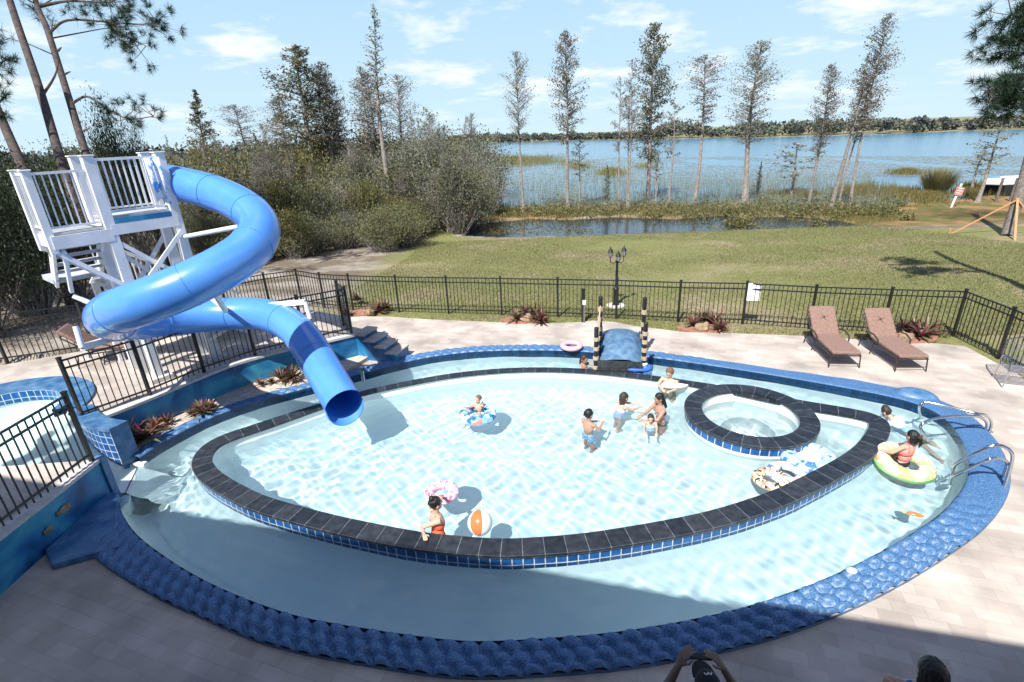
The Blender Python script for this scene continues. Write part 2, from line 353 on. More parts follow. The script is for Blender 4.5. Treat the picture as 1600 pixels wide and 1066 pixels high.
ISL=[(6.80,8.35),(6.43,8.62),(5.75,8.98),(5.0,9.44),(4.25,9.86),(3.07,10.42),(1.86,10.86),(.74,11.08),(-.27,11.13),(-1.27,11.02),(-2.25,10.75),(-3.41,10.27),(-4.6,9.49),(-5.21,9.05),(-5.66,8.72),(-5.86,8.48),(-5.93,8.24),(-5.90,7.97),(-5.80,7.70),(-5.6,7.44),(-5.34,7.19),(-4.95,6.9),(-4.54,6.64),(-4.12,6.40),(-3.11,5.98),(-2.47,5.75),(-1.46,5.44),(-.49,5.26),(.04,5.23),(1.07,5.29),(2.54,5.54),(3.49,5.82),(4.23,6.12),(5.39,6.72),(5.94,7.07),(6.50,7.55),(6.86,8.02)]
SPC=(4.49,8.52); SPR=1.19; SPI=.86
DECKEDGE=[(-6.58,16.2),(-5.42,15.92),(-3.98,15.66),(-2.48,15.18),(-.28,14.62),(1.02,14.34),(2.09,14.36),(2.44,14.43),(3.01,14.24),(3.63,13.78),(4.73,13.19),(6.09,12.91),(7.8,12.5),(9.12,12.04),(10.55,11.66),(11.1,11.41),(11.0,10.5),(10.92,9.68),(10.9,4)]
FRONT=[(-8.05,8.42),(-7.85,8.5),(-7.35,9.25),(-6.9,10.05),(-6.45,10.75),(-5.97,11.2),(-5.46,11.56),(-4.59,12.04),(-4.06,12.38)]
# small raised pool rim (outer edge) – circle with an opening to the east
SC=(-10.15,8.62); SR=1.66
rim=[(SC[0]+SR*math.cos(a),SC[1]+SR*math.sin(a)) for a in np.linspace(math.radians(22),math.radians(262),30)]
TERR=[(-4.06,12.38)]+FRONT[::-1][1:]+[(-8.2,8.56)]+rim+[(-9.4,6.98),(-8.2,7.0),(-6.86,7.06),(-6.86,5.4),(-6.9,1),(-40,1),(-40,13),(-12.15,11.3),(-10.86,11.95),(-9.4,12.8),(-8.2,14.6),(-6.7,15.0),(-5.4,14.2),(-4.55,13.75)]
LAKE=[(-4,75),(-2.5,58),(.6,50.2),(6.6,49.5),(12.6,49.3),(17.4,46.6),(22.9,46.2),(25.6,42.6),(28.8,41.2),(35.8,42.2),(45,45.5),(80,50),(160,60),(600,70),(600,150),(330,170),(192,201),(175,217),(153,221),(120,248),(107,290),(51,384),(18.6,407),(-3,454),(-25,460),(-12,300),(-6,120)]
POND=[(-3.0,36.3),(-.5,35.2),(1.66,34.9),(7.24,34.2),(14.5,33.6),(19.8,33.2),(22.8,33.0),(23.6,34.9),(21.8,38.2),(18.8,38.9),(16.4,40.4),(13,39.6),(8.83,42.0),(5,41.6),(2.1,43.1),(-2.5,41.8)]
# ---------------------------------------------------------------- ground
gx=np.sinh(np.linspace(-5.2,5.4,330))*4.6; gy=-30+np.r_[np.linspace(0,42,40,endpoint=False),np.linspace(42,92,150,endpoint=False),92+np.cumsum(np.geomspace(.36,30,120))]
X,Y=np.meshgrid(gx,gy)
def sstep(a,b,x):
    t=np.clip((x-a)/(b-a),0,1); return t*t*(3-2*t)
def hnoise(X,Y,seed=0,k=7):
    r=np.random.RandomState(seed); Z=np.zeros(X.shape)
    for i in range(k):
        a=r.uniform(0,6.28); f=r.uniform(.08,.6); Z+=np.sin((X*math.cos(a)+Y*math.sin(a))*f*2+r.uniform(0,6.28))*.25/(1+3*f)
    return Z
def terr(X,Y):
    Z=-np.clip((Y-16.5)*.066,0,1.18)-.015
    Z=np.where(Y>16.5,Z+hnoise(X,Y,3)*.05*np.clip((Y-16.5)/6,0,1),Z)
    Z+=.68*sstep(-7.0,-9.6,X)*(1-sstep(12,26,Y))
    for poly,deep in ((LAKE,1.3),(POND,.5)):
        ins=inpoly(X,Y,poly); D=dpoly(X,Y,poly)
        Z=np.where(ins,WL-np.minimum(.04+D*.25,deep),np.minimum(Z,WL+.06+D*.3+(D>8)*9))
    Z=np.where((Y>195)&~inpoly(X,Y,LAKE),np.minimum(WL+.1+.01*dpoly(X,Y,LAKE),1.2),Z)
    return Z
Z=terr(X,Y)
DECKPOLY=[(-8.2,14.8)]+DECKEDGE+[(10.9,-14),(-7.2,-14),(-7.2,5),(-8.6,6.6),(-8.6,9.2)]
for poly in (DECKPOLY,TERR):
    Z=np.where(inpoly(X,Y,poly)&(dpoly(X,Y,poly)>.3),-1.6,Z)
Z=np.where(inpoly(X,Y,[(-12.5,6.5),(-6,6.5),(-6,10.5),(-12.5,10.5)]),-1.6,Z)
zone=np.clip(sstep(-4.6,-7.6,X+hnoise(X,Y,9)*1.2)*sstep(13,15,Y)+sstep(-9.5,-11,X),0,1)
bank=sstep(.6,-.2,np.where(inpoly(X,Y,POND)|inpoly(X,Y,LAKE),0,np.minimum(dpoly(X,Y,POND),dpoly(X,Y,LAKE)*.12))*1.0-.0+hnoise(X,Y,5)*.25)
bank=np.maximum(bank,sstep(21.5,23.5,X+hnoise(X,Y,6)*2)*sstep(30.0,32.2,Y+hnoise(X,Y,4)*1.5))
bank=np.maximum(bank,sstep(43,43.5,Y)*(X<24))
bank=np.where(Y>190,0,bank); zone=np.where(Y>190,.35,zone); layer=np.where(bank>zone,1+bank,zone)
v=np.c_[X.ravel(),Y.ravel(),Z.ravel()]; ny,nx=X.shape
idx=np.arange(ny*nx).reshape(ny,nx); f=np.c_[idx[:-1,:-1].ravel(),idx[:-1,1:].ravel(),idx[1:,1:].ravel(),idx[1:,:-1].ravel()]
def groundmat():
    m,t,b=nodes('lawn_and_soil'); n=t.nodes.new; l=t.links.new; b.inputs['Roughness'].default_value=.95; b.inputs['Specular IOR Level'].default_value=.15
    tc=n('ShaderNodeTexCoord'); at_=n('ShaderNodeAttribute'); at_.attribute_name='zone'
    def noi(s,d=6,r=.6,dist=0):
        z=n('ShaderNodeTexNoise'); z.inputs['Scale'].default_value=s; z.inputs['Detail'].default_value=d; z.inputs['Roughness'].default_value=r; z.inputs['Distortion'].default_value=dist; l(tc.outputs['Object'],z.inputs[0]); return z.outputs[0]
    def ramp(x,cs):
        r=n('ShaderNodeValToRGB'); e=r.color_ramp.elements; e[0].position=cs[0][0]; e[0].color=rgb(cs[0][1]); e[1].position=cs[-1][0]; e[1].color=rgb(cs[-1][1])
        for p,c in cs[1:-1]: k=e.new(p); k.color=rgb(c)
        l(x,r.inputs[0]); return r.outputs[0]
    def mix(fac,a,c):
        x=n('ShaderNodeMix'); x.data_type='RGBA'
        if isinstance(fac,float): x.inputs[0].default_value=fac
        else: l(fac,x.inputs[0])
        l(a,x.inputs[6]); l(c,x.inputs[7]); return x.outputs[2]
    def mr(x,a,b_):
        r=n('ShaderNodeMapRange'); r.inputs[1].default_value=a; r.inputs[2].default_value=b_; l(x,r.inputs[0]); return r.outputs[0]
    fine=noi(9,8,.75); pat=noi(.22,7,.62,.4)
    lawn=mix(mr(pat,.50,.66),ramp(fine,[(.3,(.11,.13,.045)),(.5,(.19,.195,.075)),(.72,(.28,.265,.13))]),ramp(fine,[(.3,(.20,.16,.09)),(.5,(.31,.25,.16)),(.75,(.42,.36,.28))]))
    wo=mix(mr(noi(.35,6,.6),.45,.6),ramp(fine,[(.3,(.10,.08,.055)),(.7,(.24,.20,.15))]),ramp(fine,[(.3,(.30,.27,.23)),(.7,(.45,.41,.36))]))
    bk=mix(mr(noi(.5,6,.6),.42,.6),ramp(fine,[(.3,(.06,.065,.02)),(.7,(.19,.17,.06))]),ramp(fine,[(.3,(.20,.09,.04)),(.7,(.36,.25,.13))]))
    c=mix(mr(at_.outputs['Fac'],0,1),lawn,wo); c=mix(mr(at_.outputs['Fac'],1.0,1.9),c,bk)
    l(c,b.inputs['Base Color']); bp=n('ShaderNodeBump'); bp.inputs['Strength'].default_value=.8; bp.inputs['Distance'].default_value=.06; l(fine,bp.inputs['Height']); l(bp.outputs[0],b.inputs['Normal']); return m
M['ground']=groundmat()
kind(rawmesh('ground',v,f,M['ground'],smooth=True,layer=layer.ravel()),'structure')
# ---------------------------------------------------------------- lake and pond
def lakemat(name,base,bs,strength,dist,rough):
    m,t,b=nodes(name); n=t.nodes.new; l=t.links.new; b.inputs['Base Color'].default_value=rgb(base); b.inputs['Roughness'].default_value=rough; b.inputs['IOR'].default_value=1.33
    tc=n('ShaderNodeTexCoord'); mp=n('ShaderNodeMapping'); mp.inputs['Scale'].default_value=(.55,1,1); l(tc.outputs['Object'],mp.inputs[0])
    a=n('ShaderNodeTexNoise'); a.inputs['Scale'].default_value=bs; a.inputs['Detail'].default_value=8; a.inputs['Roughness'].default_value=.65; l(mp.outputs[0],a.inputs[0])
    bp=n('ShaderNodeBump'); bp.inputs['Strength'].default_value=strength; bp.inputs['Distance'].default_value=dist; l(a.outputs[0],bp.inputs['Height']); l(bp.outputs[0],b.inputs['Normal']); return m
lake=MB(); lake.prism([(-700,44.5),(24.6,44.5),(24.6,37),(900,37),(900,1200),(-700,1200)],WL-.01,WL)
kind(lake.build('lake_water',lakemat('lake_water',(.085,.20,.29),1.1,.36,.10,.18),smooth=False),'structure')
pond=MB(); pond.prism([(-10,30),(24.55,30),(24.55,44.45),(-10,44.45)],WL-.012,WL-.003)
kind(pond.build('pond_water',lakemat('pond_water',(.012,.022,.028),2.0,.25,.05,.04),smooth=False),'structure')
# ---------------------------------------------------------------- deck, terrace
deck=MB()
Q,dq=resamp(INNER,.15,smooth=3); NQ=normals2(Q)   # travel clockwise seen from above -> left normal points outwards
CW=np.interp(dq,[0,dq[-1]*.30,dq[-1]*.43,dq[-1]*.47,dq[-1]*.53,dq[-1]*.62,dq[-1]*.9,dq[-1]],[.36,.36,.40,.54,.54,.42,.38,.60])
OUTC=Q+NQ*(CW[:,None]-.06)
hole=[tuple(p) for p in OUTC[::2]]+[(-6.8,6.9),(-7.0,7.0),(-9.0,6.9),(-9.0,8.9),(-8.2,8.9)]
outer=[Vector((p[0],p[1],0)) for p in DECKPOLY]; hl=[Vector((p[0],p[1],0)) for p in hole]
tri=tessellate_polygon([outer,hl]); allp=outer+hl; fs=[]
for t in tri:
    a,b_,c=[allp[i] for i in t]
    fs.append(tuple(t) if (b_-a).cross(c-a).z>0 else (t[0],t[2],t[1]))
deck.add(allp,fs); n0=len(outer)
ob_=[V3(p,0) for p in outer]+[V3(outer[0],0)]
deck.add([(p.x,p.y,0) for p in ob_]+[(p.x,p.y,-.35) for p in ob_],[(i,i+len(ob_),i+1+len(ob_),i+1) for i in range(len(ob_)-1)])
kind(deck.build('pool_deck',M['paver'],smooth=False),'structure')
tm=MB(); tm.prism(TERR,-.3,TZ); kind(tm.build('upper_terrace',M['paver'],smooth=False),'structure')
bed=MB(); _e=[tuple(p) for p in (Q+NQ*.25)[:int(4.6/.15)]]; bed.prism([(-8.2,8.5),(-7.15,8.1)]+_e[1::2]+[(-3.75,12.2),(-4.0,12.45),(-5.9,11.4)],-.3,.10)
kind(bed.build('planting_bed',M['gravel'],smooth=False),'structure')
# ---------------------------------------------------------------- main pool shell
pool=thing('swimming_pool','large eye-shaped lazy river pool with a blue painted rim and pale plaster walls','pool',(0,8,0))
def scale_h(U,Tt,amp,rows=2.6,sp=.225):
    best=np.zeros(U.shape)
    for r in range(-1,5):
        cy=(r+.5)/rows
        off=(r%2)*.5
        for k in (-1,0,1):
            cx=(np.round(U/sp-off)+off+k)*sp; cx=cx+.07*sp*np.sin(cx*91.7+r*7.3); cy=(r+.5)/rows+.015*np.sin(cx*47.1+r*2.9)
            d2=((U-cx+.30*sp*(Tt-cy)*rows)/(.50*sp))**2+((Tt-cy)*rows/.60)**2
            jit=.86+.18*np.abs(np.sin(cx*57.3+r*3.1))
            best=np.maximum(best,np.clip(1-d2,0,1)**.5*jit)
    return amp*best
Qf,df=resamp(INNER,.022,smooth=40); NF=normals2(Qf); Lt=df[-1]
CWf=np.interp(df,dq/dq[-1]*Lt,CW)
nt_=17; _s0=df[np.argmin((Qf[:,0]-5.75)**2+(Qf[:,1]-5.6)**2)]/Lt; T=np.linspace(0,1,nt_); U,TT=np.meshgrid(df,T,indexing='ij')
# smooth painted rock stretch on the right-hand end
fr=U/Lt; amp=np.interp(fr,[0,.05,.34,.40,_s0-.03,_s0+.01,.93,.975,1],[.045,.045,.045,.004,.004,.105,.105,.014,.008])
HH=scale_h(U,TT,amp)+.006*np.sin(U*7)*np.sin(TT*5+U)
PX=Qf[:,None,0]+NF[:,None,0]*CWf[:,None]*TT; PY=Qf[:,None,1]+NF[:,None,1]*CWf[:,None]*TT
PZ=(.088-.5*np.interp(fr,[0,.05,.34,.40,_s0-.03,_s0+.01,.93,.975,1],[.045,.045,.045,.004,.004,.105,.105,.014,.008]))+HH-.05*np.clip((TT-.86)/.14,0,1)**2-.03*np.clip((.08-TT)/.08,0,1)**2
def gridmesh(name,PX,PY,PZ,mat_,parent,smooth=True,flip=False):
    a,b=PX.shape; o=np.array(parent.location) if parent else np.zeros(3)
    v=np.c_[PX.ravel(),PY.ravel(),PZ.ravel()]-o; idx=np.arange(a*b).reshape(a,b)
    f=np.c_[idx[:-1,:-1].ravel(),idx[:-1,1:].ravel(),idx[1:,1:].ravel(),idx[1:,:-1].ravel()]
    if flip: f=f[:,::-1]
    return rawmesh(name,v,f,mat_,parent,smooth)
gridmesh('rim_coping',PX,PY,PZ,M['scale'],pool,flip=True)
A=[(x,y,.045) for x,y in Q+NQ*CW[:,None]]; B=[(x,y,-.02) for x,y in Q+NQ*CW[:,None]]; U1=list(dq)
m=MB(); m.strip(B,A,U1,0,.1); m.build('rim_outer_face',M['rockblue'],pool,smooth=False)
ln=lambda o,z:[(x,y,z) for x,y in Q+NQ*o]
m=MB(); m.strip(ln(0,.07),ln(0,-.01),U1,0,.05); m.strip(ln(.012,-.01),ln(.012,-.16),U1,0,.15); m.build('waterline_tile',M['bandtile'],pool,smooth=False)
COVE=[(.0,-.20),(.03,-.45),(.10,-.68),(.24,-.84),(.42,-.935),(.62,PF+.004)]
m=MB(); m.strip(ln(.014,-.15),ln(.0,-.20),U1,0,1)
for (a1,z1),(a2,z2) in zip(COVE,COVE[1:]): m.strip(ln(-a1,z1),ln(-a2,z2),U1,0,1)
m.face_up().build('pool_wall',M['plaster'],pool,smooth=True,ang=60)
m=MB(); m.add([(-7.8,3.4,PF),(8.9,3.4,PF),(8.9,13,PF),(-7.8,13,PF)],[(0,1,2,3)])
m.build('pool_floor',M['plaster'],pool,smooth=False)
# entry steps at the right end
st=MB()
for k,(r0,z) in enumerate(((.42,-.30),(.80,-.52),(1.2,-.74))):
    c=(8.05,8.25); pl=[(c[0]-r0*math.cos(a),c[1]+r0*math.sin(a)) for a in np.linspace(-1.9,1.4,14)]+[(8.3,8.9)]
    st.prism(pl,PF+.01+k*.001,z)
st.build('entry_steps',M['plaster'],pool,smooth=False)
# ---------------------------------------------------------------- island wall
isl=thing('island_wall','low curved wall with black slate top and blue tile face ringing the inner pool','wall',(0,8,0))
QI,di=resamp(ISL,.12,closed=True,smooth=3); NI=-normals2(QI,True)
if ((QI[0]+NI[0]*.3-np.array([0,8]))**2).sum()>((QI[0]-np.array([0,8]))**2).sum(): NI=-NI   # inwards
UI=list(di)
def li(o,z): return [(x,y,z) for x,y in QI+NI*(o[:,None] if hasattr(o,'shape') else o)]
IW=.325-.13*sstep(9.0,10.3,QI[:,1])
m=MB(); m.strip(li(0,.10),li(IW,.10),UI,0,.34); m.strip(li(0,.055),li(0,.10),UI,.0,.04); m.strip(li(IW,.10),li(IW,.055),UI,.3,.34); m.build('slate_coping',M['slate'],isl,smooth=False)
m=MB(); m.strip(li(.03,.055),li(.03,-.20),UI,.0,.255); m.build('tile_face',M['tile'],isl,smooth=False)
m=MB(); m.strip(li(IW-.03,-.20),li(IW-.03,.055),UI,0,1)
COVE2=[(0,-.20),(.09,-.34),(.24,-.50),(.44,-.66),(.68,-.82),(.95,PF+.004)]
for (a1,z1),(a2,z2) in zip(COVE2,COVE2[1:]): m.strip(li(.034-a1,z1),li(.034-a2,z2),UI,0,1)
for (a1,z1),(a2,z2) in zip(COVE,COVE[1:]): m.strip(li(IW-.03+a1,z1),li(IW-.03+a2,z2),UI,0,1)
m.face_up().build('plaster_face',M['plaster'],isl,smooth=True,ang=60)
def isl_in():
    return [tuple(p) for p in (QI+NI*.33)[:-1:3]]
# ---------------------------------------------------------------- spa
spa=thing('round_spa','round raised hot tub with a ring of black slate slabs and blue tiled side','hot tub',(SPC[0],SPC[1],0))
def ring(r,z,n=73): return [(SPC[0]+r*math.cos(a),SPC[1]+r*math.sin(a),z) for a in np.linspace(0,2*math.pi,n)]
us=list(np.linspace(0,.3*24,73))
m=MB(); m.strip(ring(SPR,.15),ring(SPI,.15),us,0,.33); m.strip(ring(SPR,.10),ring(SPR,.15),us,0,.04); m.strip(ring(SPI,.15),ring(SPI,.10),us,.3,.33); m.build('slate_coping',M['slate'],spa,smooth=False)
ut=list(np.linspace(0,.15*48,73))
m=MB(); m.strip(ring(SPR-.03,.10),ring(SPR-.03,-.055),ut,.0,.148); m.build('tile_face',M['tile'],spa,smooth=False)
m=MB(); m.strip(ring(SPR-.025,-.055),ring(SPR-.025,-.20),us,0,1)
for (a1,z1),(a2,z2) in zip(COVE2,COVE2[1:]): m.strip(ring(SPR-.025+a1,z1),ring(SPR-.025+a2,z2),us,0,1)
m.lathe([(SPI+.02,.10),(SPI+.02,-.40),(SPI-.38,-.41),(SPI-.40,-.86),(.01,-.87)],(SPC[0],SPC[1],0),n=48,cap=False); m.face_up().build('basin',M['cream'],spa,ang=30)
# ---------------------------------------------------------------- pool water
def watermat():
    m=bpy.data.materials.new('clear_pool_water'); m.use_nodes=True; t=m.node_tree; t.nodes.clear(); n=t.nodes.new; l=t.links.new
    o=n('ShaderNodeOutputMaterial'); g=n('ShaderNodeBsdfRefraction'); g.inputs['IOR'].default_value=1.33; g.inputs['Roughness'].default_value=0.0; g.inputs['Color'].default_value=(.83,.955,1.0,1)
    gl=n('ShaderNodeBsdfGlossy'); gl.inputs['Roughness'].default_value=.02
    fr=n('ShaderNodeFresnel'); fr.inputs['IOR'].default_value=1.33; mx=n('ShaderNodeMixShader'); l(fr.outputs[0],mx.inputs[0]); l(g.outputs[0],mx.inputs[1]); l(gl.outputs[0],mx.inputs[2]); l(mx.outputs[0],o.inputs['Surface'])
    return m
M['water']=watermat()
wx=np.arange(-7.55,8.62,.030); wy=np.arange(3.95,12.4,.030); WX,WY=np.meshgrid(wx,wy); r=np.random.RandomState(4); WZ=np.zeros(WX.shape)
for i in range(64):
    lam=r.uniform(.11,.42) if i>12 else r.uniform(.6,1.8); a=r.uniform(0,6.28); kx,ky=2*math.pi/lam*math.cos(a),2*math.pi/lam*math.sin(a)
    WZ+=lam*(.00130 if i>12 else .0019)*np.sin(kx*WX+ky*WY+r.uniform(0,6.28)+1.6*np.sin(1.1*WX*math.sin(a)-1.3*WY*math.cos(a)+r.uniform(0,6)))
# livelier water near the channel mouth and the spa spill
act=1+1.6*np.exp(-((WX+6.2)**2+(WY-7.6)**2)/2.2)+1.0*np.exp(-((WX-SPC[0])**2+(WY-SPC[1])**2)/1.0)
WZ=PW+WZ*act
water=gridmesh('pool_water',WX,WY,WZ,M['water'],None); kind(water,'structure')
# ---------------------------------------------------------------- the house behind the viewer (casts the shade over the near deck)
hu=Vector((1,-.262,0)).normalized(); hn=Vector((.262,1,0)).normalized()     # along the eave, towards the pool
EZ=7.35; eave=Vector((1.55,.30,0)) # a point below the eave edge
_sh=Vector((.37,.67,0))
eave=Vector((3.5,4.25,0))-_sh*EZ
house=thing('house','stucco house with shingle roof and balcony standing over the near end of the pool deck','house',(0,-4,0))
def hp(u,n,z): return eave+hu*u+hn*n+Vector((0,0,z))
def hbox(m,u0,u1,n0,n1,z0,z1):
    c=[hp(u,n,z) for u in (u0,u1) for n in (n0,n1) for z in (z0,z1)]
    m.add(c,[(0,1,3,2),(4,6,7,5),(0,4,5,1),(2,3,7,6),(0,2,6,4),(1,5,7,3)])
m=MB(); hbox(m,-13,16,-9,-1.9,0,EZ-.25); m.build('wall',M['stucco'],house,smooth=False)
m=MB(); hbox(m,-13.6,16.6,-9.6,0,EZ-.22,EZ)
m.add([hp(-13.6,-.05,EZ+.003),hp(16.6,-.05,EZ+.003),hp(16.6,-9.6,EZ+.003),hp(-13.6,-9.6,EZ+.003),hp(-9,-4.8,EZ+1.9),hp(12,-4.8,EZ+1.9)],[(0,1,5,4),(1,2,5),(2,3,4,5),(3,0,4)])
m.build('roof',M['roof'],house,smooth=False)
m=MB(); hbox(m,-12,15,-1.9,-.35,3.35,3.6); m.build('balcony',M['stucco'],house,smooth=False)
m=MB()
for k in range(28):
    p=hp(-12+k,-.42,3.6); m.bar(p,p+Vector((0,0,.95)),.035)
m.bar(hp(-12,-.42,4.57),hp(15,-.42,4.57),.05); m.build('balcony_railing',M['black'],house,smooth=False)
for u in (-10,-5.5,-1.2,3.2,8,12.5):
    for z in (.9,4.2):
        m=MB(); hbox(m,u,u+1.6,-1.92,-1.86,z,z+1.5); wf=m.build('window',M['white'],house,smooth=False)
        m=MB(); hbox(m,u+.08,u+1.52,-1.86,-1.85,z+.08,z+1.42); m.build('pane',M['glass'],wf,smooth=False)
# ---------------------------------------------------------------- small raised pool and its spillway
sp_=thing('raised_pool','small round pool on the upper terrace spilling down a pale chute into the big pool','pool',(SC[0],SC[1],TZ))
n=60; aa=np.linspace(math.radians(8),math.radians(285),n)
def arc(r,z): return [(SC[0]+r*math.cos(a),SC[1]+r*math.sin(a),z) for a in aa]
us=list(aa*1.3)
m=MB(); m.strip(arc(SR+.10,TZ+.05),arc(SR-.42,TZ+.05),us,0,.5); m.strip(arc(SR-.42,TZ+.05),arc(SR-.42,TZ-.02),us,.5,.6); m.strip(arc(SR+.10,TZ-.02),arc(SR+.10,TZ+.05),us,.5,.6); m.build('rim',M['rockblue'],sp_,smooth=False)
m=MB(); m.strip(arc(SR-.42,TZ-.02),arc(SR-.42,TZ-.26),us,0,.24); m.build('waterline_tile',M['tile'],sp_,smooth=False)
m=MB(); m.strip(arc(SR-.40,TZ-.26),arc(SR-.40,TZ-.75),us,0,1); m.add([(-12,6.6,TZ-.72),(-8.7,6.6,TZ-.72),(-8.7,10.6,TZ-.72),(-12,10.6,TZ-.72)],[(0,1,2,3)])
m.build('shell',M['plaster'],sp_,smooth=False)
# chute: floor falls from the raised pool to the river
ns=14; fl=[]; fr_=[]; 
for i in range(ns+1):
    t=i/ns; z=(TZ-.13) if t<.10 else (TZ-.13)+(-.085-(TZ-.13))*min(1,((t-.10)/.84))**1.1
    fl.append((-8.95+2.25*t,7.12+.10*t,z)); fr_.append((-8.95+1.95*t,9.0-1.0*t,z))
m=MB(); m.strip(fl,fr_,[i/ns*2.2 for i in range(ns+1)],0,1.2); m.strip([(x+.02,y,z-.003) for x,y,z in (fl[-1],((fl[-1][0]+fr_[-1][0])/2,(fl[-1][1]+fr_[-1][1])/2,fl[-1][2]),fr_[-1])],[(x+1.3,y-.15,PF+.01) for x,y,z in (fl[-1],((fl[-1][0]+fr_[-1][0])/2,(fl[-1][1]+fr_[-1][1])/2,0),fr_[-1])],[0,.5,1],0,1)
m.build('chute_floor',M['cream'],sp_,smooth=True)
m=MB(); m.box((-7.0,8.02,-.52),(.30,.12,.98)); m.build('chute_corner',M['cream'],sp_,smooth=False,bevel=.02)
m=MB(); m.prism([(-7.6,6.7),(-6.52,6.7),(-6.50,7.0),(-6.62,7.22),(-7.6,7.22)],PF-.05,-.135); m.build('chute_corner',M['plaster'],sp_,smooth=False)
# curved tiled wall on the far side of the chute with a painted cap
cw=[(-8.42,8.72),(-8.15,8.45),(-7.85,8.22),(-7.5,8.02),(-7.12,7.90)]; Qc,dc=resamp(cw,.12); Nc=normals2(Qc)
c0=lambda o,z:[(x,y,z) for x,y in Qc+Nc*o]
m=MB(); m.strip(c0(-.01,TZ+.03),c0(-.01,-.2),list(dc),0,TZ+.23); m.build('tiled_side',M['tile'],sp_,smooth=False)
m=MB(); m.strip(c0(-.04,TZ+.09),c0(.30,TZ+.07),list(dc),0,.3); m.strip(c0(-.04,TZ+.02),c0(-.04,TZ+.09),list(dc),0,.1); m.strip(c0(.30,TZ+.07),c0(.30,-.2),list(dc),0,.8)
e0=c0(-.04,TZ+.09)[-1]; e1=c0(.30,TZ+.07)[-1]; m.add([e0,e1,(e1[0],e1[1],-.2),(e0[0],e0[1],-.2)],[(0,1,2,3)]); m.build('painted_cap',M['rockblue'],sp_,smooth=False)
# water film of the raised pool and chute
wv=[];X2=np.arange(-11.9,-6.6,.06);Y2=np.arange(6.9,10.3,.06);XX,YY=np.meshgrid(X2,Y2)
t=np.clip((XX+8.95)/2.1,0,1); ZZ=np.where(t<.10,TZ-.09,(TZ-.09)+(-.055-(TZ-.09))*np.clip((t-.10)/.84,0,1)**1.1)
rr=np.random.RandomState(8)
for i in range(14):
    lam=rr.uniform(.15,.6); a=rr.uniform(-.9,.9); ZZ+=lam*.004*np.sin(2*math.pi/lam*(XX*math.cos(a)+YY*math.sin(a))+rr.uniform(0,6))
keep=(((XX-SC[0])**2+(YY-SC[1])**2)<(SR-.4)**2)|((XX>-9.3)&(YY>7.1)&(YY<8.97-.5*(XX+8.95))&(XX<-6.86))
idx=np.arange(XX.size).reshape(XX.shape); ck=keep[:-1,:-1]&keep[1:,1:]&keep[:-1,1:]&keep[1:,:-1]
f=np.c_[idx[:-1,:-1][ck],idx[:-1,1:][ck],idx[1:,1:][ck],idx[1:,:-1][ck]]
m_,t_,b_=nodes('thin_running_water'); 
def film():
    m=M['film']=m_; t=t_; n=t.nodes.new; l=t.links.new; t.nodes.clear(); o=n('ShaderNodeOutputMaterial'); g=n('ShaderNodeBsdfTransparent'); g.inputs[0].default_value=(.86,.97,.98,1); gl=n('ShaderNodeBsdfGlossy'); gl.inputs['Roughness'].default_value=.06
    fr=n('ShaderNodeFresnel'); fr.inputs['IOR'].default_value=1.33; mx=n('ShaderNodeMixShader'); l(fr.outputs[0],mx.inputs[0]); l(g.outputs[0],mx.inputs[1]); l(gl.outputs[0],mx.inputs[2]); l(mx.outputs[0],o.inputs['Surface'])
film()
kind(rawmesh('chute_water',np.c_[XX.ravel(),YY.ravel(),ZZ.ravel()],f,M['film'],smooth=True),'structure')
# ---------------------------------------------------------------- mural walls below the terrace fences
def wallthing(pts,label,z0,z1,th=.10,side=1):
    Qw,dw=resamp(pts,.25); Nw=normals2(Qw)*side
    t=thing('retaining_wall',label,'wall',(Qw[0][0],Qw[0][1],0))
    g=lambda o,z:[(x,y,z) for x,y in Qw+Nw*o]
    m=MB(); m.strip(g(th,z1-.03),g(th,z0),list(dw),0,1); 
    for i in (0,-1): 
        q=[g(0,z0)[i],g(th,z0)[i],g(th,z1-.03)[i],g(0,z1-.03)[i]]; m.add(q,[(0,1,2,3)])
    m.build('mural_face',M['mural'],t,smooth=False)
    m=MB(); m.strip(g(th+.03,z1+.004),g(-.10,z1+.004),list(dw),0,.2); m.strip(g(th+.03,z1-.05),g(th+.03,z1+.004),list(dw),0,.1); m.build('cap',M['concrete'],t,smooth=False); return t
wallthing(FRONT,'blue ocean mural wall below the terrace fence behind the planting bed',.0,TZ,.08,-1)
nw=wallthing([(-6.86,7.06),(-6.87,6.2),(-6.9,5.4),(-6.95,3.0)],'shaded mural wall with painted fish at the lower left of the photo',0,TZ,.08,1)
m=MB()
for (x,y,z,a) in ((-6.77,6.25,.40,.5),(-6.77,5.92,.30,.3)): m.ell((x,y,z),(.008,.11*a*2,.06)); m.ell((x,y-.12*a*2,z),(.008,.05*a,.05))
m.build('painted_fish',M['boulder'],nw)
m=MB(); m.box((-6.82,7.13,.2),(.16,.13,1.0)); m.build('wall_end',M['rockblue'],nw,smooth=False,bevel=.01)
# low painted step between mural wall and rim
ps=thing('painted_step','low blue painted rock step where the near wall meets the pool rim','step',(-6.4,6.2,0))
m=MB(); m.prism([(-6.78,7.0),(-6.78,5.75),(-6.45,5.45),(-6.05,5.62),(-5.7,5.75),(-6.15,6.35),(-6.6,7.0)],0,.10); m.build('slab',M['rockblue'],ps,smooth=False,bevel=.03)
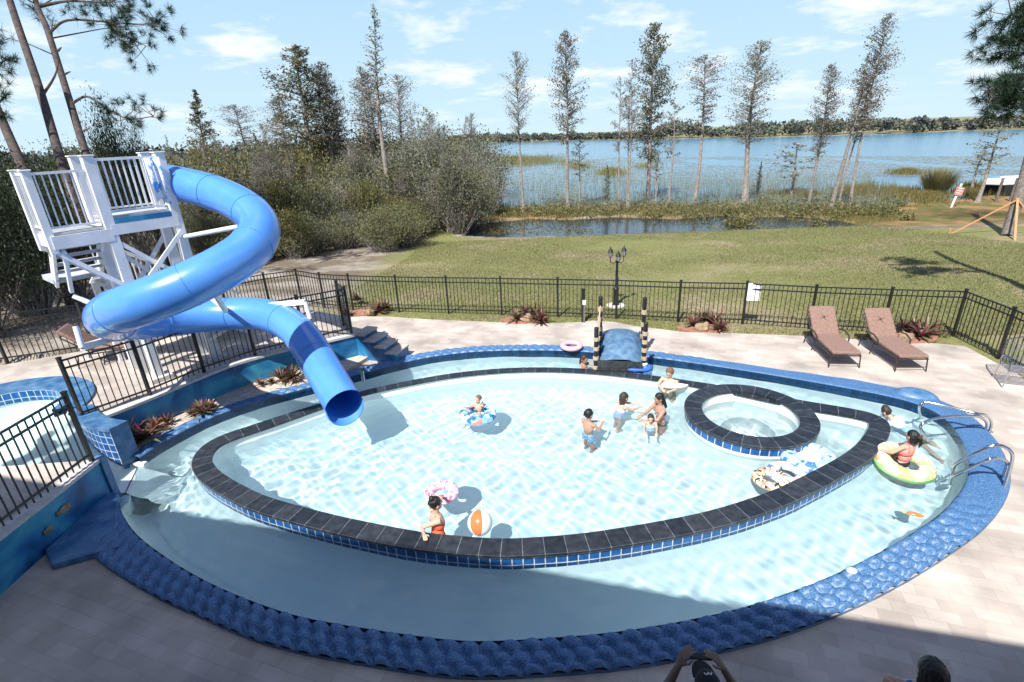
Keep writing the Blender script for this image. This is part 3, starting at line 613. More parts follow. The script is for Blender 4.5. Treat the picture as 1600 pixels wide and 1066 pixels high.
# terrace stairs
stt=thing('terrace_stairs','four shaded steps with painted mural side leading from terrace down to the deck','stairs',(-3.6,12.6,0))
sd=Vector((.93,-.36,0)).normalized(); sn=Vector((.36,.93,0)).normalized(); so_=Vector((-4.08,12.34,0))
for k in range(4):
    z=TZ-.001-.14*k; p0=so_+sd*(.30*k); p1=so_+sd*(.30*(k+1)); 
    m=MB(); m.prism([p0,p1,p1+sn*.62,p0+sn*.62],0 if k else 0,z-.04); m.build('riser',M['mural'],stt,smooth=False)
    m=MB(); m.prism([p0-sn*.03,p1+sd*.03-sn*.03,p1+sd*.03+sn*.622,p0+sn*.622],z-.04,z); m.build('tread',M['paver'],stt,smooth=False)
# ---------------------------------------------------------------- black picket fences
def fence(label,pts,hgt=1.2,cat='fence',posts=None,npk=15,name='picket_fence'):
    t=thing(name,label,cat,tuple(pts[0]))
    for i,p in enumerate(pts):
        p=Vector(p)
        if posts is None or i in posts:
            m=MB(); m.box(p+Vector((0,0,hgt/2+.02)),(.055,.055,hgt+.04)); m.box(p+Vector((0,0,hgt+.05)),(.068,.068,.022)); m.build('post',M['black'],t,smooth=False)
        if i+1<len(pts):
            q=Vector(pts[i+1]); L=(q-p).length; m=MB(); k=max(2,int(round(L/.115)))
            for z in (hgt-.015,hgt-.165,.13): m.bar(p+Vector((0,0,z)),q+Vector((0,0,z)),.028,.03)
            for j in range(1,k):
                c=p.lerp(q,j/k); m.bar(c+Vector((0,0,.03)),c+Vector((0,0,hgt-.02)),.016,.016,up=(q-p).normalized())
            m.build('picket_panel',M['black'],t,smooth=False)
    return t
bp_=[at(x,y,0) for x,y in ((508,481),(552,484.3),(624,487.5),(701.3,489.7),(784.4,492),(871.6,495),(962.5,498))]
fence('black picket fence across the lawn edge left of the lamp post',bp_)
bp2=[at(x,y,0) for x,y in ((962.5,498),(1058.8,503),(1159.6,506),(1264,514),(1378,520),(1489,525))]
fence('black picket fence across the lawn edge right of the lamp post, behind the loungers',bp2,posts=[1,2,3,4,5])
bp3=[at(x,y,0) for x,y in ((1489,525),(1559,560),(1655,612))]
fence('black picket fence turning toward the viewer at the right edge',bp3,posts=[1,2])
bl=[Vector((-13.6,10.8,.7)),Vector((-12.15,11.43,.7)),Vector((-10.6,12.15,.66)),Vector((-9.5,13.6,.5)),Vector((-8.7,15.1,.34)),Vector((-8.0,16.4,.2)),Vector((-7.35,17.4,.05)),bp_[0]]
fence('black picket fence running behind the slide tower on the left',bl,posts=[0,1,2,3,4,5,6])
tf=[Vector((p[0],p[1],TZ)) for p in resamp([(-8.06,8.45),(-7.85,8.56),(-7.38,9.28),(-6.95,10.08),(-6.5,10.80),(-6.0,11.26),(-5.46,11.62),(-4.62,12.10),(-4.12,12.40)],1.05)[0]]
fence('black picket fence along the terrace edge above the planting bed',tf+[Vector((-4.5,13.0,TZ))],hgt=1.2)
nf=[Vector((-6.84,7.03,TZ)),Vector((-6.90,5.3,TZ)),Vector((-6.95,3.5,TZ))]
fence('black picket fence on the shaded terrace at the lower left',nf,hgt=1.2)
# notice on the fence
s=thing('notice_board','blank white notice board fixed to the back fence','sign',tuple(at(1174,459,.0)-Vector((0,0,0))))
s.location=bp2[2]+Vector((.18,-.07,.95))
m=MB(); m.box(s.location,(.34,.012,.50),Matrix.Rotation(-.22,3,'Z')); m.build('panel',M['plastic'],s,smooth=False,bevel=.004)
m=MB(); m.box(s.location+Vector((0,.02,.1)),(.30,.012,.03),Matrix.Rotation(-.22,3,'Z')); m.build('bracket',M['steel'],s,smooth=False)
# ---------------------------------------------------------------- slide tower
Ax=Vector((-7.65,10.1,0)); Bx=Vector((-6.92,11.04,0)); ta=(Bx-Ax).normalized(); tb=Vector((-ta.y,ta.x,0)); W_=.72; Ll=.93
Rt=Matrix((ta,tb,Vector((0,0,1)))).transposed()
tw=thing('slide_tower','white timber and vinyl tower with landing, railings and stairs behind the blue slide','tower',(Ax.x,Ax.y,TZ))
def col(p,z0,z1,w=.175,nm='column',cap=True):
    m=MB(); m.box(Vector((p.x,p.y,(z0+z1)/2)),(w,w,z1-z0),Rt)
    if cap: m.box(Vector((p.x,p.y,z1+.012)),(w+.035,w+.035,.024),Rt)
    return m.build(nm,M['white'],tw,smooth=False,bevel=.006)
for p in (Ax,Bx,Ax+tb*W_,Bx+tb*W_): col(p,TZ,5.24)
for p in (Ax,Bx): 
    m=MB(); m.box(Vector((p.x,p.y,TZ+.05)),(.42,.42,.10),Rt); m.build('footing',M['concrete'],tw,smooth=False,bevel=.01)
l0=Ax-ta*Ll; l1=l0+tb*W_
for p in (l0,l1): col(p,3.62,5.05,.125,'landing_post')
def tbox(m,p,q,z0,z1,w):   # beam along p-q
    m.bar(Vector((p.x,p.y,(z0+z1)/2)),Vector((q.x,q.y,(z0+z1)/2)),w,z1-z0)
m=MB(); c=(Ax+Bx+tb*W_)/2; 
for k in range(6):
    y=(k+.5)/6*(W_+.1)-.05; cc=(Ax+Bx)/2+tb*y; m.box(Vector((cc.x,cc.y,4.13)),((Bx-Ax).length+.1,.12,.035),Rt)
m.build('platform_deck',M['greydeck'],tw,smooth=False)
m=MB(); 
for k in range(6):
    y=(k+.5)/6*(W_+.1)-.05; cc=(l0+Ax)/2+tb*y; m.box(Vector((cc.x,cc.y,3.96)),(Ll,.12,.035),Rt)
m.build('landing_deck',M['greydeck'],tw,smooth=False)
m=MB(); o=-tb*.07
tbox(m,Ax+o,Bx+o,3.80,4.0,.045); tbox(m,Ax+tb*W_,Bx+tb*W_,3.9,4.1,.045); tbox(m,Ax,Ax+tb*W_,3.9,4.1,.045); tbox(m,Bx,Bx+tb*W_,3.9,4.1,.045)
m.build('platform_beam',M['white'],tw,smooth=False)
m=MB(); tbox(m,Ax+o,Bx+o,4.01,4.11,.03); m.build('fascia',M['mural'],tw,smooth=False)
m=MB(); tbox(m,l0+o,Ax+o,3.70,3.93,.045); tbox(m,l0+tb*W_,Ax+tb*W_,3.72,3.93,.045); tbox(m,l0,l1,3.72,3.93,.045); m.build('landing_beam',M['white'],tw,smooth=False)
def railing(p,q,z,h,n_,nm='railing',dz=0):
    m=MB(); P=Vector((p.x,p.y,z)); Q_=Vector((q.x,q.y,z+dz)); up=Vector((0,0,1))
    m.bar(P+up*h,Q_+up*h,.042,.045); m.bar(P+up*.09,Q_+up*.09,.035)
    for k in range(1,n_): c=P.lerp(Q_,k/n_); m.bar(c+up*.09,c+up*h,.022,.022,up=(q-p).normalized())
    return m.build(nm,M['white'],tw,smooth=False)
railing(Ax,Bx,4.15,1.02,11); railing(Ax+tb*W_,Bx+tb*W_,4.15,1.02,11)
railing(l0,Ax,3.98,1.02,9); railing(l0,l1,3.98,1.02,6)
m=MB(); 
def X(p,q,z0,z1,w=.045):
    m.bar(Vector((p.x,p.y,z0)),Vector((q.x,q.y,z1)),w,.08); 
X(Ax-tb*.06,Bx-tb*.06,3.70,2.55); X(Ax-tb*.12,Bx-tb*.12,2.55,3.70); X(Ax+tb*W_,Bx+tb*W_,3.6,2.2); X(Ax+tb*(W_+.05),Bx+tb*(W_+.05),2.2,3.6)
m.build('cross_brace',M['white'],tw,smooth=False)
m=MB(); X(l0-tb*.03,Ax-tb*.1,3.66,2.75); X(l0+tb*W_,Ax+tb*(W_+.1),3.66,2.75)
lm=l0+ta*.12; X(lm+tb*.5,Ax-tb*.1,2.72,1.95); X(lm-tb*.05,l0+ta*.12+tb*.5,3.65,2.80,.06)
m.build('knee_brace',M['white'],tw,smooth=False)
# stairs: first flight falls away from the landing, second runs back behind the tower
sf=thing; fl0=l0+ta*.08+tb*(W_-.05); fw=ta*(Ll-.16)
for k in range(6):
    m=MB(); c=fl0+fw*.5+tb*(-.25+.15*k); z=3.80-.17*k; m.box(Vector((c.x,c.y,z)),(fw.length,.20,.045),Rt); m.build('tread',M['greydeck'],tw,smooth=False)
m=MB()
for e in (fl0,fl0+fw): m.bar(Vector((e.x,e.y,3.85))-tb*.3,Vector((e.x,e.y,0))+tb*.65+Vector((0,0,2.85)),.05,.20)
m.build('stringer',M['white'],tw,smooth=False)
ml=fl0+tb*.45
m=MB(); c=ml+fw*.5+tb*.45; m.box(Vector((c.x,c.y,2.93)),(fw.length+.1,.8,.10),Rt); m.build('mid_landing',M['greydeck'],tw,smooth=False)
for e in (ml+fw,ml+fw+tb*.85): col(e,TZ,2.6,.12,'landing_leg',False)
e0=ml+fw+tb*.02; run=ta*2.7
for k in range(10):
    m=MB(); c=e0+tb*.45+ta*(.14+.27*k); z=2.65-.19*k; m.box(Vector((c.x,c.y,z)),(.27,.9,.04),Rt); m.build('tread',M['greydeck'],tw,smooth=False)
m=MB()
for e in (e0,e0+tb*.92): m.bar(Vector((e.x,e.y,2.7)),Vector((e.x,e.y,0))+run+Vector((0,0,.75)),.05,.24)
m.build('stringer',M['white'],tw,smooth=False)
for e in (e0,e0+tb*.92): railing(Vector((e.x,e.y,0)),Vector((e.x,e.y,0))+run,2.7,.95,16,'stair_railing',dz=-1.9)
# ---------------------------------------------------------------- tube slide
TR=.355
ctl=[(262,284,10.95),(300,291,10.75),(335,300,10.5),(368,315,10.15),(398,332,9.85),(412,352,9.5),(408,375,9.1),(392,394,8.75),(332,430,8.25),(275,455,8.05),(222,474,8.0),(180,487,8.2),(163,497,8.7),(185,505,9.6),(235,505,10.5),(300,496,11.1),(370,488,11.35),(425,491,11.2),(460,508,10.85),(481,535,10.5),(502,573,10.2),(521,605,9.9),(537,631,9.65)]
cp=[atd(*c) for c in ctl]
def spline3(P,k=10):
    out=[]; n=len(P)
    for i in range(n-1):
        a=P[i-1] if i else P[0]*2-P[1]; b=P[i]; c=P[i+1]; d=P[i+2] if i+2<n else P[-1]*2-P[-2]
        for j in range(k):
            t=j/k; out.append(.5*((2*b)+(-a+c)*t+(2*a-5*b+4*c-d)*t*t+(-a+3*b-3*c+d)*t**3))
    out.append(P[-1]); return out
sp3=np.array([tuple(p) for p in spline3(cp)])
dd=np.r_[0,np.cumsum(np.linalg.norm(np.diff(sp3,axis=0),axis=1))]; ss=np.linspace(0,dd[-1],221); P3=np.c_[[np.interp(ss,dd,sp3[:,k]) for k in range(3)]].T
for _ in range(110): P3[1:-1]=(P3[:-2]+2*P3[1:-1]+P3[2:])/4
slide=thing('water_slide','glossy blue enclosed tube slide spiralling from the tower down to the pool','slide',tuple(P3[110]*[1,1,0]))
nseg=11; L_=len(P3)-1
for k in range(nseg):
    a=round(k*L_/nseg); b=round((k+1)*L_/nseg); m=MB(); m.tube([Vector(p) for p in P3[a:b+1]],TR,36,cap=False); o=m.build('tube_section',M['slide'],slide)
    if 0<k:
        d=Vector(P3[a+1]-P3[a-1]).normalized(); c=Vector(P3[a]); m=MB(); m.tube([c-d*.02,c+d*.02],TR+.014,36); 
        m=MB(); q=d.to_track_quat('Z','Y').to_matrix(); m.lathe([(TR+.002,-.014),(TR+.011,-.010),(TR+.011,.010),(TR+.002,.014)],c,36,q,cap=False); m.build('flange',M['slide'],slide)
# inner bore and scooped lip at the mouth
e=Vector(P3[-1]); d=Vector(P3[-1]-P3[-3]).normalized()
m=MB(); m.tube([Vector(p) for p in P3[-26:]],TR-.012,36,cap=False); m.add([tuple(e+d*.0+Vector((0,0,0)))],[]) ; m.build('bore',M['slidein'],slide)
q=d.to_track_quat('Z','Y').to_matrix(); ux=(Vector((0,0,1)).cross(d)).normalized(); uz=d.cross(ux)
m=MB(); nn=20; A1=[];B1=[];A2=[];B2=[]
for i in range(nn+1):
    an=math.pi+math.pi*i/nn; v_=ux*math.cos(an)+uz*math.sin(an); ext=.22*math.sin(math.pi*i/nn)**.6+.01
    A1.append(e+v_*TR); B1.append(e+v_*(TR+.015)+d*ext); A2.append(e+v_*(TR-.012)); B2.append(e+v_*(TR-.005)+d*ext)
m.strip(A1,B1,range(nn+1),0,1); m.strip(A2,B2,range(nn+1),0,1); m.strip(B1,B2,range(nn+1),0,1); m.build('exit_lip',M['slide'],slide)
# hangers and arms
def slidebar(pts,r,nm='support_arm'): m=MB(); m.tube(pts,r,10); return m.build(nm,M['white'],slide)
def P3px(i): return Vector(P3[i])
bt=Vector((Bx.x,Bx.y,0))
low=Vector(P3[int(L_*.745)]); 
ba=bt+Vector((.05,-.12,1.95)); be=atd(477,472,10.75)
m=MB(); m.bar(ba,be,.07,.10); m.build('support_beam',M['white'],slide,smooth=False)
m=MB(); m.bar(bt+Vector((.08,-.1,1.25)),ba.lerp(be,.62),.06,.07); m.build('brace',M['white'],slide,smooth=False)
slidebar([ba.lerp(be,.70),ba.lerp(be,.70)+Vector((.05,-.12,-.38))],.045); slidebar([be,be+Vector((.05,-.05,-.36))],.045)
# left arm from column A
aa_=Vector((Ax.x,Ax.y,1.85)); ae=atd(128,543,9.0); m=MB(); m.bar(aa_,ae,.08,.11); m.build('support_beam',M['white'],slide,smooth=False)
slidebar([ae,atd(118,510,8.95)],.045)
slidebar([Vector((Bx.x,Bx.y,2.55))+Vector((.03,-.10,0)),atd(352,483,9.6)],.05); slidebar([atd(352,486,9.6),atd(331,452,9.0)],.05)
slidebar([Vector((Bx.x,Bx.y,3.55)),atd(385,352,9.9)],.045); slidebar([atd(385,352,9.9),atd(386,338,9.9)],.05)
for (px,py) in ((484,638),(568,596)):
    b0=at(px,py,-.95 if px<500 else 0); top=b0+Vector((0,0,0.95+.38 if px<500 else .30)); m=MB(); m.tube([b0,top],.045,10); m.box(top+Vector((0,0,.03)),(.12,.12,.08)); m.build('support_leg',M['steel'],slide)
# pale towel hung over the tower rail
tm_=MB(); c=Bx-ta*.20-tb*.09
n_=10; A1=[];B1=[]
for i in range(n_+1):
    t=i/n_; A1.append(c-ta*.12+ta*.26*t-tb*(.05+.03*math.sin(t*9))+Vector((0,0,5.16))); B1.append(c-ta*.12+ta*(.02+.22*t)-tb*(.05+.04*math.sin(t*8))+Vector((0,0,4.32+.06*math.sin(t*5))))
tm_.strip(A1,B1,range(n_+1),0,1)
M['towel']=mat('pale_blue_towel',(.75,.80,.86),(.12,.34,.72),scale=7,rough=.95,lo=.40,hi=.47)
o=tm_.build('towel',M['towel']); so2=o.modifiers.new('thickness','SOLIDIFY'); so2.thickness=.012; tag(o,'blue and white towel draped over the tower railing by the slide entrance','towel')
# ---------------------------------------------------------------- people
def joints(loc,yaw,h,la=None,ra=None,legs=None,lean=(0,0),look=None,hs=1.0,pitch=0):
    R=Matrix.Rotation(yaw,3,'Z'); loc=Vector(loc)
    def g(x,y,z):
        k=max(0,z-.45); return loc+R@Vector(((x+lean[0]*k)*h,(y+lean[1]*k)*h,z*h))
    J={'pel':g(0,0,.52),'wai':g(0,.0,.60),'che':g(0,.005,.72),'nec':g(0,0,.82),'hed':g(0,.012,.915),
       'h':h,'hs':hs,'R':R if look is None else Matrix.Rotation(look,3,'Z'),'RB':R,'pitch':pitch}
    la=la or ((-.135,.02,.66),(-.14,.06,.52)); ra=ra or ((.135,.02,.66),(.14,.06,.52))
    for s,k,ar in ((-1,'L',la),(1,'R',ra)):
        J['sh'+k]=g(.105*s,0,.795); J['el'+k]=g(*ar[0]); J['wr'+k]=g(*ar[1])
        J['hi'+k]=g(.052*s,0,.50); lg=(legs or {}).get(k,((.06*s,.02,.27),(.06*s,0,.035)))
        J['kn'+k]=g(*lg[0]); J['an'+k]=g(*lg[1])
    return J
def hand(m,w,e,h,curl=.35,side=1,palmn=None):
    d=(w-e).normalized(); n=palmn or Vector((0,0,1)); x=d.cross(n)
    if x.length<.1: x=d.cross(Vector((0,1,0)))
    x.normalize(); n=x.cross(d); s=h/1.7
    c=w+d*.045*s; m.ell(c,(.040*s,.050*s,.016*s),Matrix((x,d,n)).transposed(),10,6)
    for i,(o,l) in enumerate(((-.030,.066),(-.010,.076),(.010,.071),(.029,.056))):
        a=c+d*.036*s+x*o*s; b=a+d*l*.5*s-n*curl*.014*s; c2=b+d*l*.42*s-n*curl*.05*s
        m.tube([a-d*.015*s,a,b,c2],[.0085*s,.009*s,.0085*s,.007*s],6,round_end=True)
    a=c-d*.010*s+x*side*.030*s; m.tube([a,a+d*.030*s+x*side*.028*s,a+d*.055*s+x*side*.034*s-n*.012*s],[.011*s,.010*s,.008*s],6,round_end=True)
def person(label,J,skin='skin',hair='hairb',style='short',clothes=(),group=None,curl=.35,face=True,palm=None,vox=None):
    h=J['h']; s=h/1.7; hs=J['hs']*s; R=J['R']; base=J['pel'].copy(); base.z=min(J['anL'].z,J['anR'].z)-.03*s
    t=thing('person',label,'person',tuple(base)); m=MB(); RB=J['RB']
    rl=lambda a,b: a.lerp(b,.5)
    ax=(J['che']-J['pel']).normalized(); ry=RB@Vector((1,0,0)); rx=ry.cross(ax); RT_=Matrix((ry,ax.cross(ry)*-1,ax)).transposed()
    RT_=Matrix((ry,(ax.cross(ry)).normalized(),ax)).transposed()
    m.ell(J['pel'],(.155*s,.105*s,.12*s),RT_,16,10); m.ell(J['wai'],(.135*s,.092*s,.15*s),RT_,16,10); m.ell(J['che'],(.165*s,.108*s,.17*s),RT_,16,10)
    m.ell(rl(J['shL'],J['shR'])-ax*.03*s,(.185*s,.075*s,.07*s),RT_,16,8)
    m.tube([J['nec']-ax*.04*s,J['nec']+(J['hed']-J['nec'])*.55],[.060*s,.052*s],10,round_end=True)
    for k in 'LR':
        S_,E_,W_2=J['sh'+k],J['el'+k],J['wr'+k]
        m.tube([S_-(S_-J['che'])*.15,S_,rl(S_,E_),E_],[.055*s,.056*s,.046*s,.037*s],10,round_end=True)
        m.tube([E_,E_.lerp(W_2,.3),W_2],[.038*s,.038*s,.026*s],10,round_end=True)
        hand(m,W_2,E_,h,curl,1 if k=='L' else -1,palm)
        Hh,K,A=J['hi'+k],J['kn'+k],J['an'+k]
        m.tube([Hh,rl(Hh,K),K],[.088*s,.075*s,.052*s],10,round_end=True)
        m.tube([K,K.lerp(A,.35),A],[.053*s,.052*s,.034*s],10,round_end=True)
        f=RB@Vector((0,1,0)); m.tube([A-f*.03*s,A+f*.07*s-Vector((0,0,.03*s)),A+f*.16*s-Vector((0,0,.035*s))],[.036*s,.036*s,.025*s],8,round_end=True)
    # head
    H_=R@Matrix.Rotation(J['pitch'],3,'X'); hd=J['hed']; q=lambda x,y,z: hd+H_@Vector((x*hs,y*hs,z*hs))
    m.ell(q(0,0,.02),(.076*hs,.094*hs,.098*hs),H_,16,12); m.ell(q(0,.028,-.045),(.056*hs,.060*hs,.062*hs),H_,14,10)
    m.ell(q(0,.098,-.012),(.012*hs,.020*hs,.020*hs),H_,8,6); m.ell(q(0,.078,-.052),(.026*hs,.014*hs,.009*hs),H_,8,6); m.ell(q(0,.060,-.088),(.025*hs,.025*hs,.020*hs),H_,8,6)
    for sx in (-1,1): m.ell(q(.078*sx,-.008,-.005),(.012*hs,.022*hs,.032*hs),H_,8,6)
    b=m.build('body',M[skin],t); rm=b.modifiers.new('remesh','REMESH'); rm.mode='VOXEL'; rm.voxel_size=vox or max(.0055,.0068*s); rm.use_smooth_shade=True
    sm=b.modifiers.new('smooth','SMOOTH'); sm.factor=.5; sm.iterations=2
    if face:
        for sx in (-1,1):
            m=MB(); m.ell(q(.030*sx,.084,.012),(.013*hs,.008*hs,.008*hs),H_,8,6); m.build('eye',M['plastic'],t)
            m=MB(); m.ell(q(.030*sx,.0905,.012),(.0062*hs,.004*hs,.0065*hs),H_,8,6); m.ell(q(.030*sx,.090,.032),(.017*hs,.006*hs,.004*hs),H_,8,6); m.build('eyebrow',M['haird'],t)
        m=MB(); m.ell(q(0,.091,-.052),(.022*hs,.005*hs,.006*hs),H_,8,6); m.build('lips',M['lips'],t)
    # hair
    if hair:
        m=MB(); r=random.Random(len(label)*7)
        m.ell(q(0,-.014,.034),(.085*hs,.098*hs,.098*hs),H_,18,12)
        for i in range(60):
            a=r.uniform(0,6.28); e_=r.uniform(-.1,1.4)
            if math.sin(a)>.35 and e_<.75: continue
            c=Vector((math.cos(a)*math.cos(e_)*.082,math.sin(a)*math.cos(e_)*.094-.014,math.sin(e_)*.094+.034)); dn=c.normalized()
            tip=c+Vector((dn.x*.012,dn.y*.012-.012,-.035)); m.tube([q(*c),q(*(c*1.04+Vector((0,-.004,-.012)))),q(*tip)],[.010*hs,.009*hs,.003*hs],5,round_end=True)
        if style in('long','bob','pony','wet'):
            ln_={'long':.26,'wet':.20,'bob':.10,'pony':.05}[style]
            for i in range(17):
                a=math.pi+.25+(math.pi-.5)*i/16; p0=(math.cos(a)*.078,math.sin(a)*.085-.01,.02)
                m.tube([q(*p0),q(p0[0]*1.05,p0[1]*1.1,-.05),q(p0[0]*.95,p0[1]*1.05-.01,-.05-ln_)],[.020*hs,.020*hs,.007*hs],6,round_end=True)
        if style in('pony',): m.tube([q(0,-.09,.05),q(.0,-.15,.03),q(.01,-.16,-.08),q(.03,-.14,-.17)],[.022*hs,.032*hs,.028*hs,.008*hs],8,round_end=True)
        if style=='bun': m.ell(q(0,-.06,.13),(.045*hs,.045*hs,.04*hs),H_,10,8); m.tube([q(0,-.06,.14),q(-.03,-.09,.19)],[.02*hs,.004*hs],6); m.tube([q(0,-.06,.14),q(.02,-.05,.20)],[.02*hs,.004*hs],6)
        ho=m.build('hair',M[hair],t); rm=ho.modifiers.new('remesh','REMESH'); rm.mode='VOXEL'; rm.voxel_size=.0055; rm.use_smooth_shade=True
    for c in clothes:
        m=MB(); g=.010
        if c[0]=='shorts':
            m.ell(J['pel'],(.155*s+g,.105*s+g,.11*s),RT_,16,10)
            for k in 'LR': Hh=J['hi'+k];K=J['kn'+k]; m.tube([Hh,Hh.lerp(K,.72)],[.092*s+g,.082*s+g],12)
            nm='swim_shorts'
        elif c[0]=='suit':
            m.ell(J['pel'],(.155*s+g,.105*s+g,.12*s+g),RT_,16,10); m.ell(J['wai'],(.135*s+g,.092*s+g,.14*s),RT_,16,10); m.ell(J['che']-ax*.03*s,(.165*s+g,.108*s+g,.13*s),RT_,16,10)
            f=RB@Vector((0,1,0))
            for sx in (-1,1): p=rl(J['shL'],J['shR'])+ry*sx*.07*s; m.tube([p-ax*.13*s+f*.10*s,p+ax*.045*s+f*.02*s,p+ax*.04*s-f*.04*s,p-ax*.14*s-f*.09*s],.012*s,6)
            nm='swimsuit'
        elif c[0]=='top':
            m.ell(J['che']-ax*.05*s,(.165*s+g,.108*s+g,.11*s),RT_,16,10); m.ell(J['wai'],(.135*s+g,.092*s+g,.10*s),RT_,16,10)
            for sx in (-1,1): p=rl(J['shL'],J['shR'])+ry*sx*.085*s; f=RB@Vector((0,1,0)); m.tube([p-ax*.12*s+f*.09*s,p+ax*.05*s,p+ax*.045*s-f*.03*s,p-ax*.13*s-f*.085*s],.020*s,6)
            nm='tank_top'
        elif c[0]=='shirt':
            m.ell(J['pel']+ax*.02*s,(.150*s+g,.10*s+g,.09*s),RT_,16,10); m.ell(J['wai'],(.135*s+g,.092*s+g,.15*s),RT_,16,10); m.ell(J['che'],(.165*s+g,.108*s+g,.165*s),RT_,16,10); m.ell(rl(J['shL'],J['shR'])-ax*.03*s,(.185*s+g,.075*s+g,.068*s+g),RT_,16,8)
            for k in 'LR': m.tube([J['sh'+k],J['sh'+k].lerp(J['el'+k],.75)],[.058*s+g,.050*s+g],10)
            nm='shirt'
        elif c[0]=='bikini':
            m.ell(J['che']+ax*.0*s,(.18*s+g,.125*s+g,.062*s),RT_,16,10); m.ell(J['pel']-ax*.02*s,(.165*s+g,.115*s+g,.09*s),RT_,16,10)
            nm='bikini'
        elif c[0]=='bottoms':
            m.ell(J['pel']-ax*.02*s,(.158*s+g,.108*s+g,.12*s),RT_,16,10)
            for k in 'LR': Hh=J['hi'+k];K=J['kn'+k]; m.tube([Hh,Hh.lerp(K,.35)],[.092*s+g,.085*s+g],12)
            nm='swim_bottoms'
        co_=m.build(nm,M[c[1]],t); rm=co_.modifiers.new('remesh','REMESH'); rm.mode='VOXEL'; rm.voxel_size=.008; rm.use_smooth_shade=True
        sm=co_.modifiers.new('smooth','SMOOTH'); sm.factor=.4; sm.iterations=1
    return t
M['lips']=mat('lips',(.45,.18,.15))
M['bluetrunk']=mat('blue_print_cloth',(.05,.22,.50),(.55,.68,.78),scale=26,rough=.8,lo=.46,hi=.54)
M['lavender']=mat('lavender_swimsuit',(.55,.58,.82),(.40,.45,.74),scale=20,rough=.7)
M['stripe']=mat('dark_striped_bikini',(.03,.035,.04),(.5,.5,.48),scale=30,rough=.7,lo=.42,hi=.46)
M['camo']=mat('camo_shorts',(.10,.11,.10),(.42,.36,.22),scale=30,rough=.8,lo=.47,hi=.53)
M['ltblue']=mat('pale_blue_swim_shirt',(.42,.62,.85),(.66,.80,.92),scale=30,rough=.8,lo=.45,hi=.55)
M['coral']=mat('coral_top',(.80,.22,.20),(.72,.18,.17),scale=10,rough=.8)
M['orange']=mat('orange_swimsuit',(.85,.16,.06),(.75,.12,.05),scale=10,rough=.6)
M['blackc']=mat('black_cloth',(.015,.015,.017),(.01,.01,.012),scale=20,rough=.9)
M['whitec']=mat('white_cloth',(.75,.75,.76),(.6,.6,.62),scale=20,rough=.9)
M['strap']=mat('bright_blue_strap',(.03,.16,.60),(.03,.13,.5),scale=10,rough=.7)
FZ=PF
person('boy in blue printed swim shorts standing chest deep in mid pool, back turned',
  joints((1.40,8.55,FZ),-.9,1.33,la=((-.15,.06,.70),(-.06,.20,.70)),ra=((.15,.06,.70),(.08,.21,.72)),hs=1.25),'skintan','haird','short',[('shorts','bluetrunk')])
person('girl in lavender swimsuit reaching both arms forward in the water behind the boy',
  joints((2.10,9.22,FZ),-1.25,1.27,la=((-.12,.14,.74),(-.05,.30,.72)),ra=((.12,.14,.73),(.07,.30,.71)),lean=(0,.25),hs=1.25),'skin','hairb','bob',[('suit','lavender')])
person('woman in striped bikini with wet dark hair holding a child in front of her',
  joints((2.90,8.80,FZ),1.75,1.50,la=((-.13,.10,.68),(-.07,.24,.66)),ra=((.13,.10,.68),(.07,.24,.66)),lean=(0,.1),hs=1.05,pitch=-.35),'skintan','haird','wet',[('bikini','stripe')])
J=joints((2.62,8.62,-.72),2.9,.92,la=((-.13,.14,.74),(-.12,.30,.72)),ra=((.13,.14,.74),(.12,.30,.72)),legs={'L':((-.06,-.10,.33),(-.06,-.28,.22)),'R':((.06,-.10,.33),(.06,-.28,.22))},lean=(0,.25),hs=1.4,pitch=-.2)
person('small child held by the woman, both arms stretched toward the viewer',J,'skin','hairb','short',[('suit','ltblue')])
person('boy with short sandy hair by the slate edge leaning on a white board',
  joints((3.42,10.05,FZ),2.5,1.42,la=((-.15,.07,.70),(-.10,.20,.71)),ra=((.14,.10,.72),(.03,.22,.72)),hs=1.2,pitch=-.5),'skin','hairl','short',[('shorts','camo')])
J=joints((1.72,11.35,FZ),-2.4,1.22,la=((-.14,.10,.78),(-.18,.24,.80)),ra=((.16,.10,.76),(.22,.22,.79)),hs=1.3,pitch=-.2)
person('child with brown hair in the lazy river left of the bridge, arm raised',J,'skintan','hairb','bob',[('suit','coral')])
# girl at the slate edge
J=joints((-1.22,5.98,FZ),-1.0,1.50,la=((-.12,.14,.74),(.02,.20,.76)),ra=((.15,-.05,.73),(.17,.07,.74)),hs=1.1)
J['elL']=Vector((-1.17,6.22,.30)); J['wrL']=Vector((-1.22,6.48,.14)); J['elR']=Vector((-1.42,5.85,.10)); J['wrR']=Vector((-1.36,5.68,.13))
person('girl in orange swimsuit with dark hair in a bun leaning on the slate edge',J,'skin','haird','bun',[('suit','orange')])
# swimmer
hd=at(1384,646,.02); ft=at(1478,712,-.35); d=(ft-hd).normalized(); sx=d.cross(Vector((0,0,1))).normalized(); z0=Vector((0,0,1))
L1=1.35
def pl(a,b,c=0): return hd+d*a*L1+sx*b*L1+z0*c
J={'hed':pl(0,0,.03),'nec':pl(.09,0,-.02),'che':pl(.20,0,-.05),'wai':pl(.33,0,-.08),'pel':pl(.42,0,-.12),'h':L1,'hs':1.2,'R':Matrix((-sx,-d,z0)).transposed(),'RB':Matrix((-sx,-z0,-d)).transposed(),'pitch':-.5}
for k,s_ in (('L',1),('R',-1)):
    J['sh'+k]=pl(.12,.10*s_,-.04); J['el'+k]=pl(.08,.22*s_,-.16); J['wr'+k]=pl(-.03,.24*s_,-.16); J['hi'+k]=pl(.44,.05*s_,-.13); J['kn'+k]=pl(.66,.09*s_,-.24); J['an'+k]=pl(.86,(.16 if k=='L' else .03)*s_,-.26)
